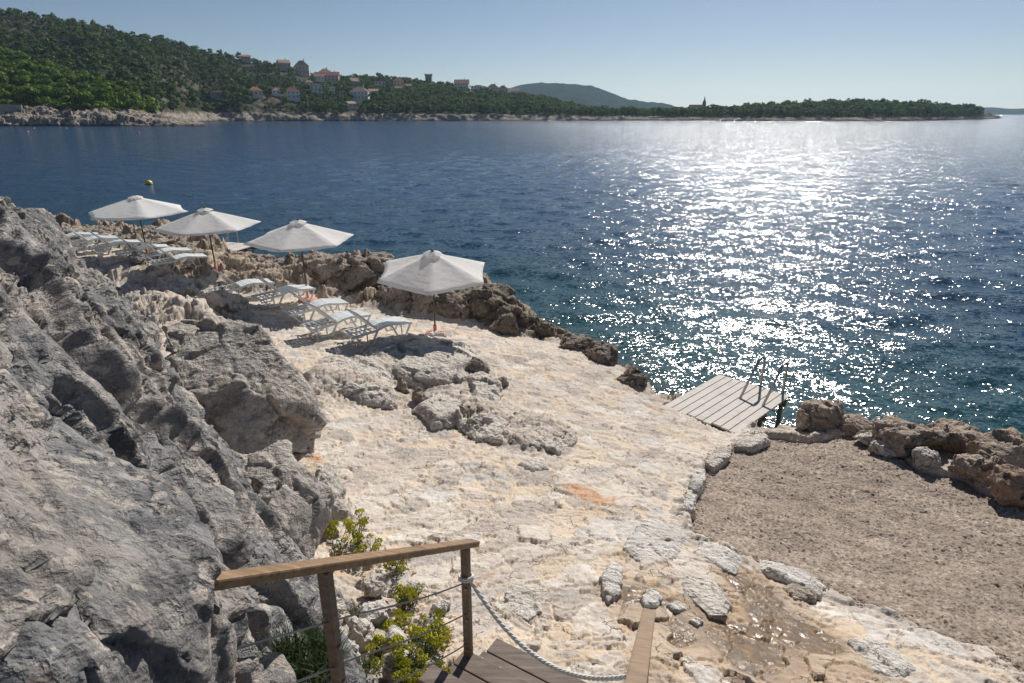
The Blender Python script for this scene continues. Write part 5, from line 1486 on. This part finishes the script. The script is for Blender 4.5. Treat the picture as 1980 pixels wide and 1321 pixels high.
def samphire(px, py, hgt, spread, nst, nleaf, label, seed, dz=0.0, dry=0, t=None):
    rs = random.Random(seed)
    g = atz(px, py) if t is None else upt(px, py, t)
    root = props(empty("rock_samphire", (g.x, g.y, g.z + dz)), label, "plant", "flowering plants beside the steps")
    ms, ml, md = MB(), MB(), MB()
    def leaf(mm, p, d, L, w):
        d = d.normalized(); r = d.cross(Vector((rs.uniform(-1, 1), rs.uniform(-1, 1), 1))).normalized()
        mm.add([p, p + d * L * .5 + r * w, p + d * L, p + d * L * .5 - r * w], [(0, 1, 2, 3)])
    for i in range(nst):
        a = rs.uniform(0, 6.28); q = rs.uniform(.2, 1.0); hh = hgt * rs.uniform(.6, 1.05)
        b0 = Vector((rs.uniform(-.3, .3) * spread, rs.uniform(-.3, .3) * spread, -.05))
        e = Vector((math.cos(a) * spread * q, math.sin(a) * spread * q, hh)); mid = b0.lerp(e, .5) + Vector((rs.uniform(-.03, .03), rs.uniform(-.03, .03), hh * .12))
        ms.tube([b0, mid, e - Vector((0, 0, .03))], [.0045, .0035, .002], 5)
        o = bpy.data.objects.new("flower_head", UM[i % 4]); COL.objects.link(o); o.parent = root; o.location = e; s = rs.uniform(.95, 1.7); o.scale = (s, s, s)
        o.rotation_euler = (rs.uniform(-.4, .4), rs.uniform(-.4, .4), rs.uniform(0, 6))
        for k in range(int(nleaf / nst)):
            u = rs.uniform(.05, .8); p = b0.lerp(mid, min(1, u * 2)) if u < .5 else mid.lerp(e, u * 2 - 1)
            d = Vector((rs.uniform(-1, 1), rs.uniform(-1, 1), rs.uniform(-.1, .9)))
            p2 = p + d.normalized() * .02
            for j in range(3): leaf(ml, p2, d + Vector((rs.uniform(-.6, .6), rs.uniform(-.6, .6), rs.uniform(-.4, .4))), rs.uniform(.025, .055), rs.uniform(.003, .006))
    for i in range(dry):
        p = Vector((rs.uniform(-1, 1) * spread, rs.uniform(-1, 1) * spread, rs.uniform(-.02, .06))); leaf(md, p, Vector((rs.uniform(-1, 1), rs.uniform(-1, 1), rs.uniform(-.2, .5))), rs.uniform(.03, .08), rs.uniform(.004, .010))
    ms.build("stems", STEMG, root); ml.build("leaves", LEAFG, root, fix=False)
    if dry: md.build("dry_leaves", DRY, root, fix=False)
samphire(655,1085,.38,.16,7,90,"tall samphire with yellow heads against the pale boulder, leftmost",1,dry=30)
samphire(715,1090,.26,.20,9,130,"samphire with yellow green heads behind the handrail between the posts",2,dry=60)
samphire(775,1112,.20,.14,8,110,"samphire bunch of dense yellow heads above the rail near its middle",3,dry=60)
samphire(790,1175,.16,.16,9,120,"samphire cluster just below the rail near the right post",4,dry=90)
samphire(770,1225,.14,.10,5,70,"small samphire between the upper cables",5,dry=40)
samphire(800,1312,.22,.26,26,420,"large yellow green samphire cushion at the foot of the right post",6,dry=40)
samphire(835,1262,.22,.18,14,220,"bushy samphire with yellow heads hard against the right post",8,dry=30)
samphire(690,1052,.30,.16,8,90,"tall thin stemmed samphire rising above the rail, second from the left",9,dry=20)
samphire(735,1265,.10,.10,4,70,"low samphire with a few heads between the posts",7,dry=50)
def tuft(px, py, n, hgt, spread, mat_, label, seed):
    rs = random.Random(seed); g = atz(px, py) if not isinstance(px, tuple) else upt(*px); m = MB()
    for i in range(n):
        a = rs.uniform(0, 6.28); q = math.sqrt(rs.random()) * spread; p = Vector((math.cos(a) * q, math.sin(a) * q, -.01)); d = Vector((rs.uniform(-.6, .6), rs.uniform(-.6, .6), 1)).normalized()
        L = hgt * rs.uniform(.5, 1.1); r = Vector((rs.uniform(-1, 1), rs.uniform(-1, 1), 0)).normalized() * rs.uniform(.002, .005)
        mid = p + d * L * .55; tip = p + d * L + Vector((d.x, d.y, -.3)) * L * .3
        m.add([p - r, p + r, mid + r * .9, mid - r * .9, tip], [(0, 1, 2, 3), (3, 2, 4)])
    o = m.build("plant_tuft", mat_, None, fix=False); o.location = g; props(o, label, "plant")
tuft((590,1290,2.95),0,650,.20,.16,GRASSG,"dark green leafy tuft in the shade left of the leaning post",31)
tuft(690,1190,260,.09,.09,plain_leaf("grey_leaf",(.12,.13,.09),(.24,.25,.17)),"grey green cushion plant between the posts",32)
tuft(705,1300,260,.10,.10,LEAFG,"small green tuft low between the two posts",33)
tuft(745,1215,200,.09,.07,LEAFG,"thin green tuft right of the grey cushion plant",34)
# loose stones of the planted bank
for i, (px, py, w, h) in enumerate([(640,1190,60,44),(720,1210,70,50),(760,1255,60,50),(690,1250,80,56),(830,1230,60,44),(660,1300,90,60),(770,1310,80,50),(600,1230,70,40),(850,1190,50,34),(720,1150,60,36),(800,1150,50,30)]):
    B(px, py, w, h, "rough whitish stone of the planted bank below the handrail", WHITEROCK if i % 3 else PALEROCK, 120 + i, group="stones of the bank below the handrail", sink=.5, crack=.9, turn=i)

# ------------------------------------------------------------------ haze over the water
m = bpy.data.materials.new("haze"); m.use_nodes = True; nt = m.node_tree
nt.nodes.remove(nt.nodes["Principled BSDF"])
pv = nt.nodes.new("ShaderNodeVolumePrincipled"); pv.inputs["Color"].default_value = (.55, .77, 1.0, 1); pv.inputs["Density"].default_value = .00007; pv.inputs["Anisotropy"].default_value = .35
nt.links.new(pv.outputs[0], nt.nodes["Material Output"].inputs["Volume"])
mb = MB(); mb.box((0, 4500, 110), (22000, 10000, 230 + 6)); hz_o = mb.build("haze", m); props(hz_o, "thin sea haze over the bay", "haze", kind="stuff")
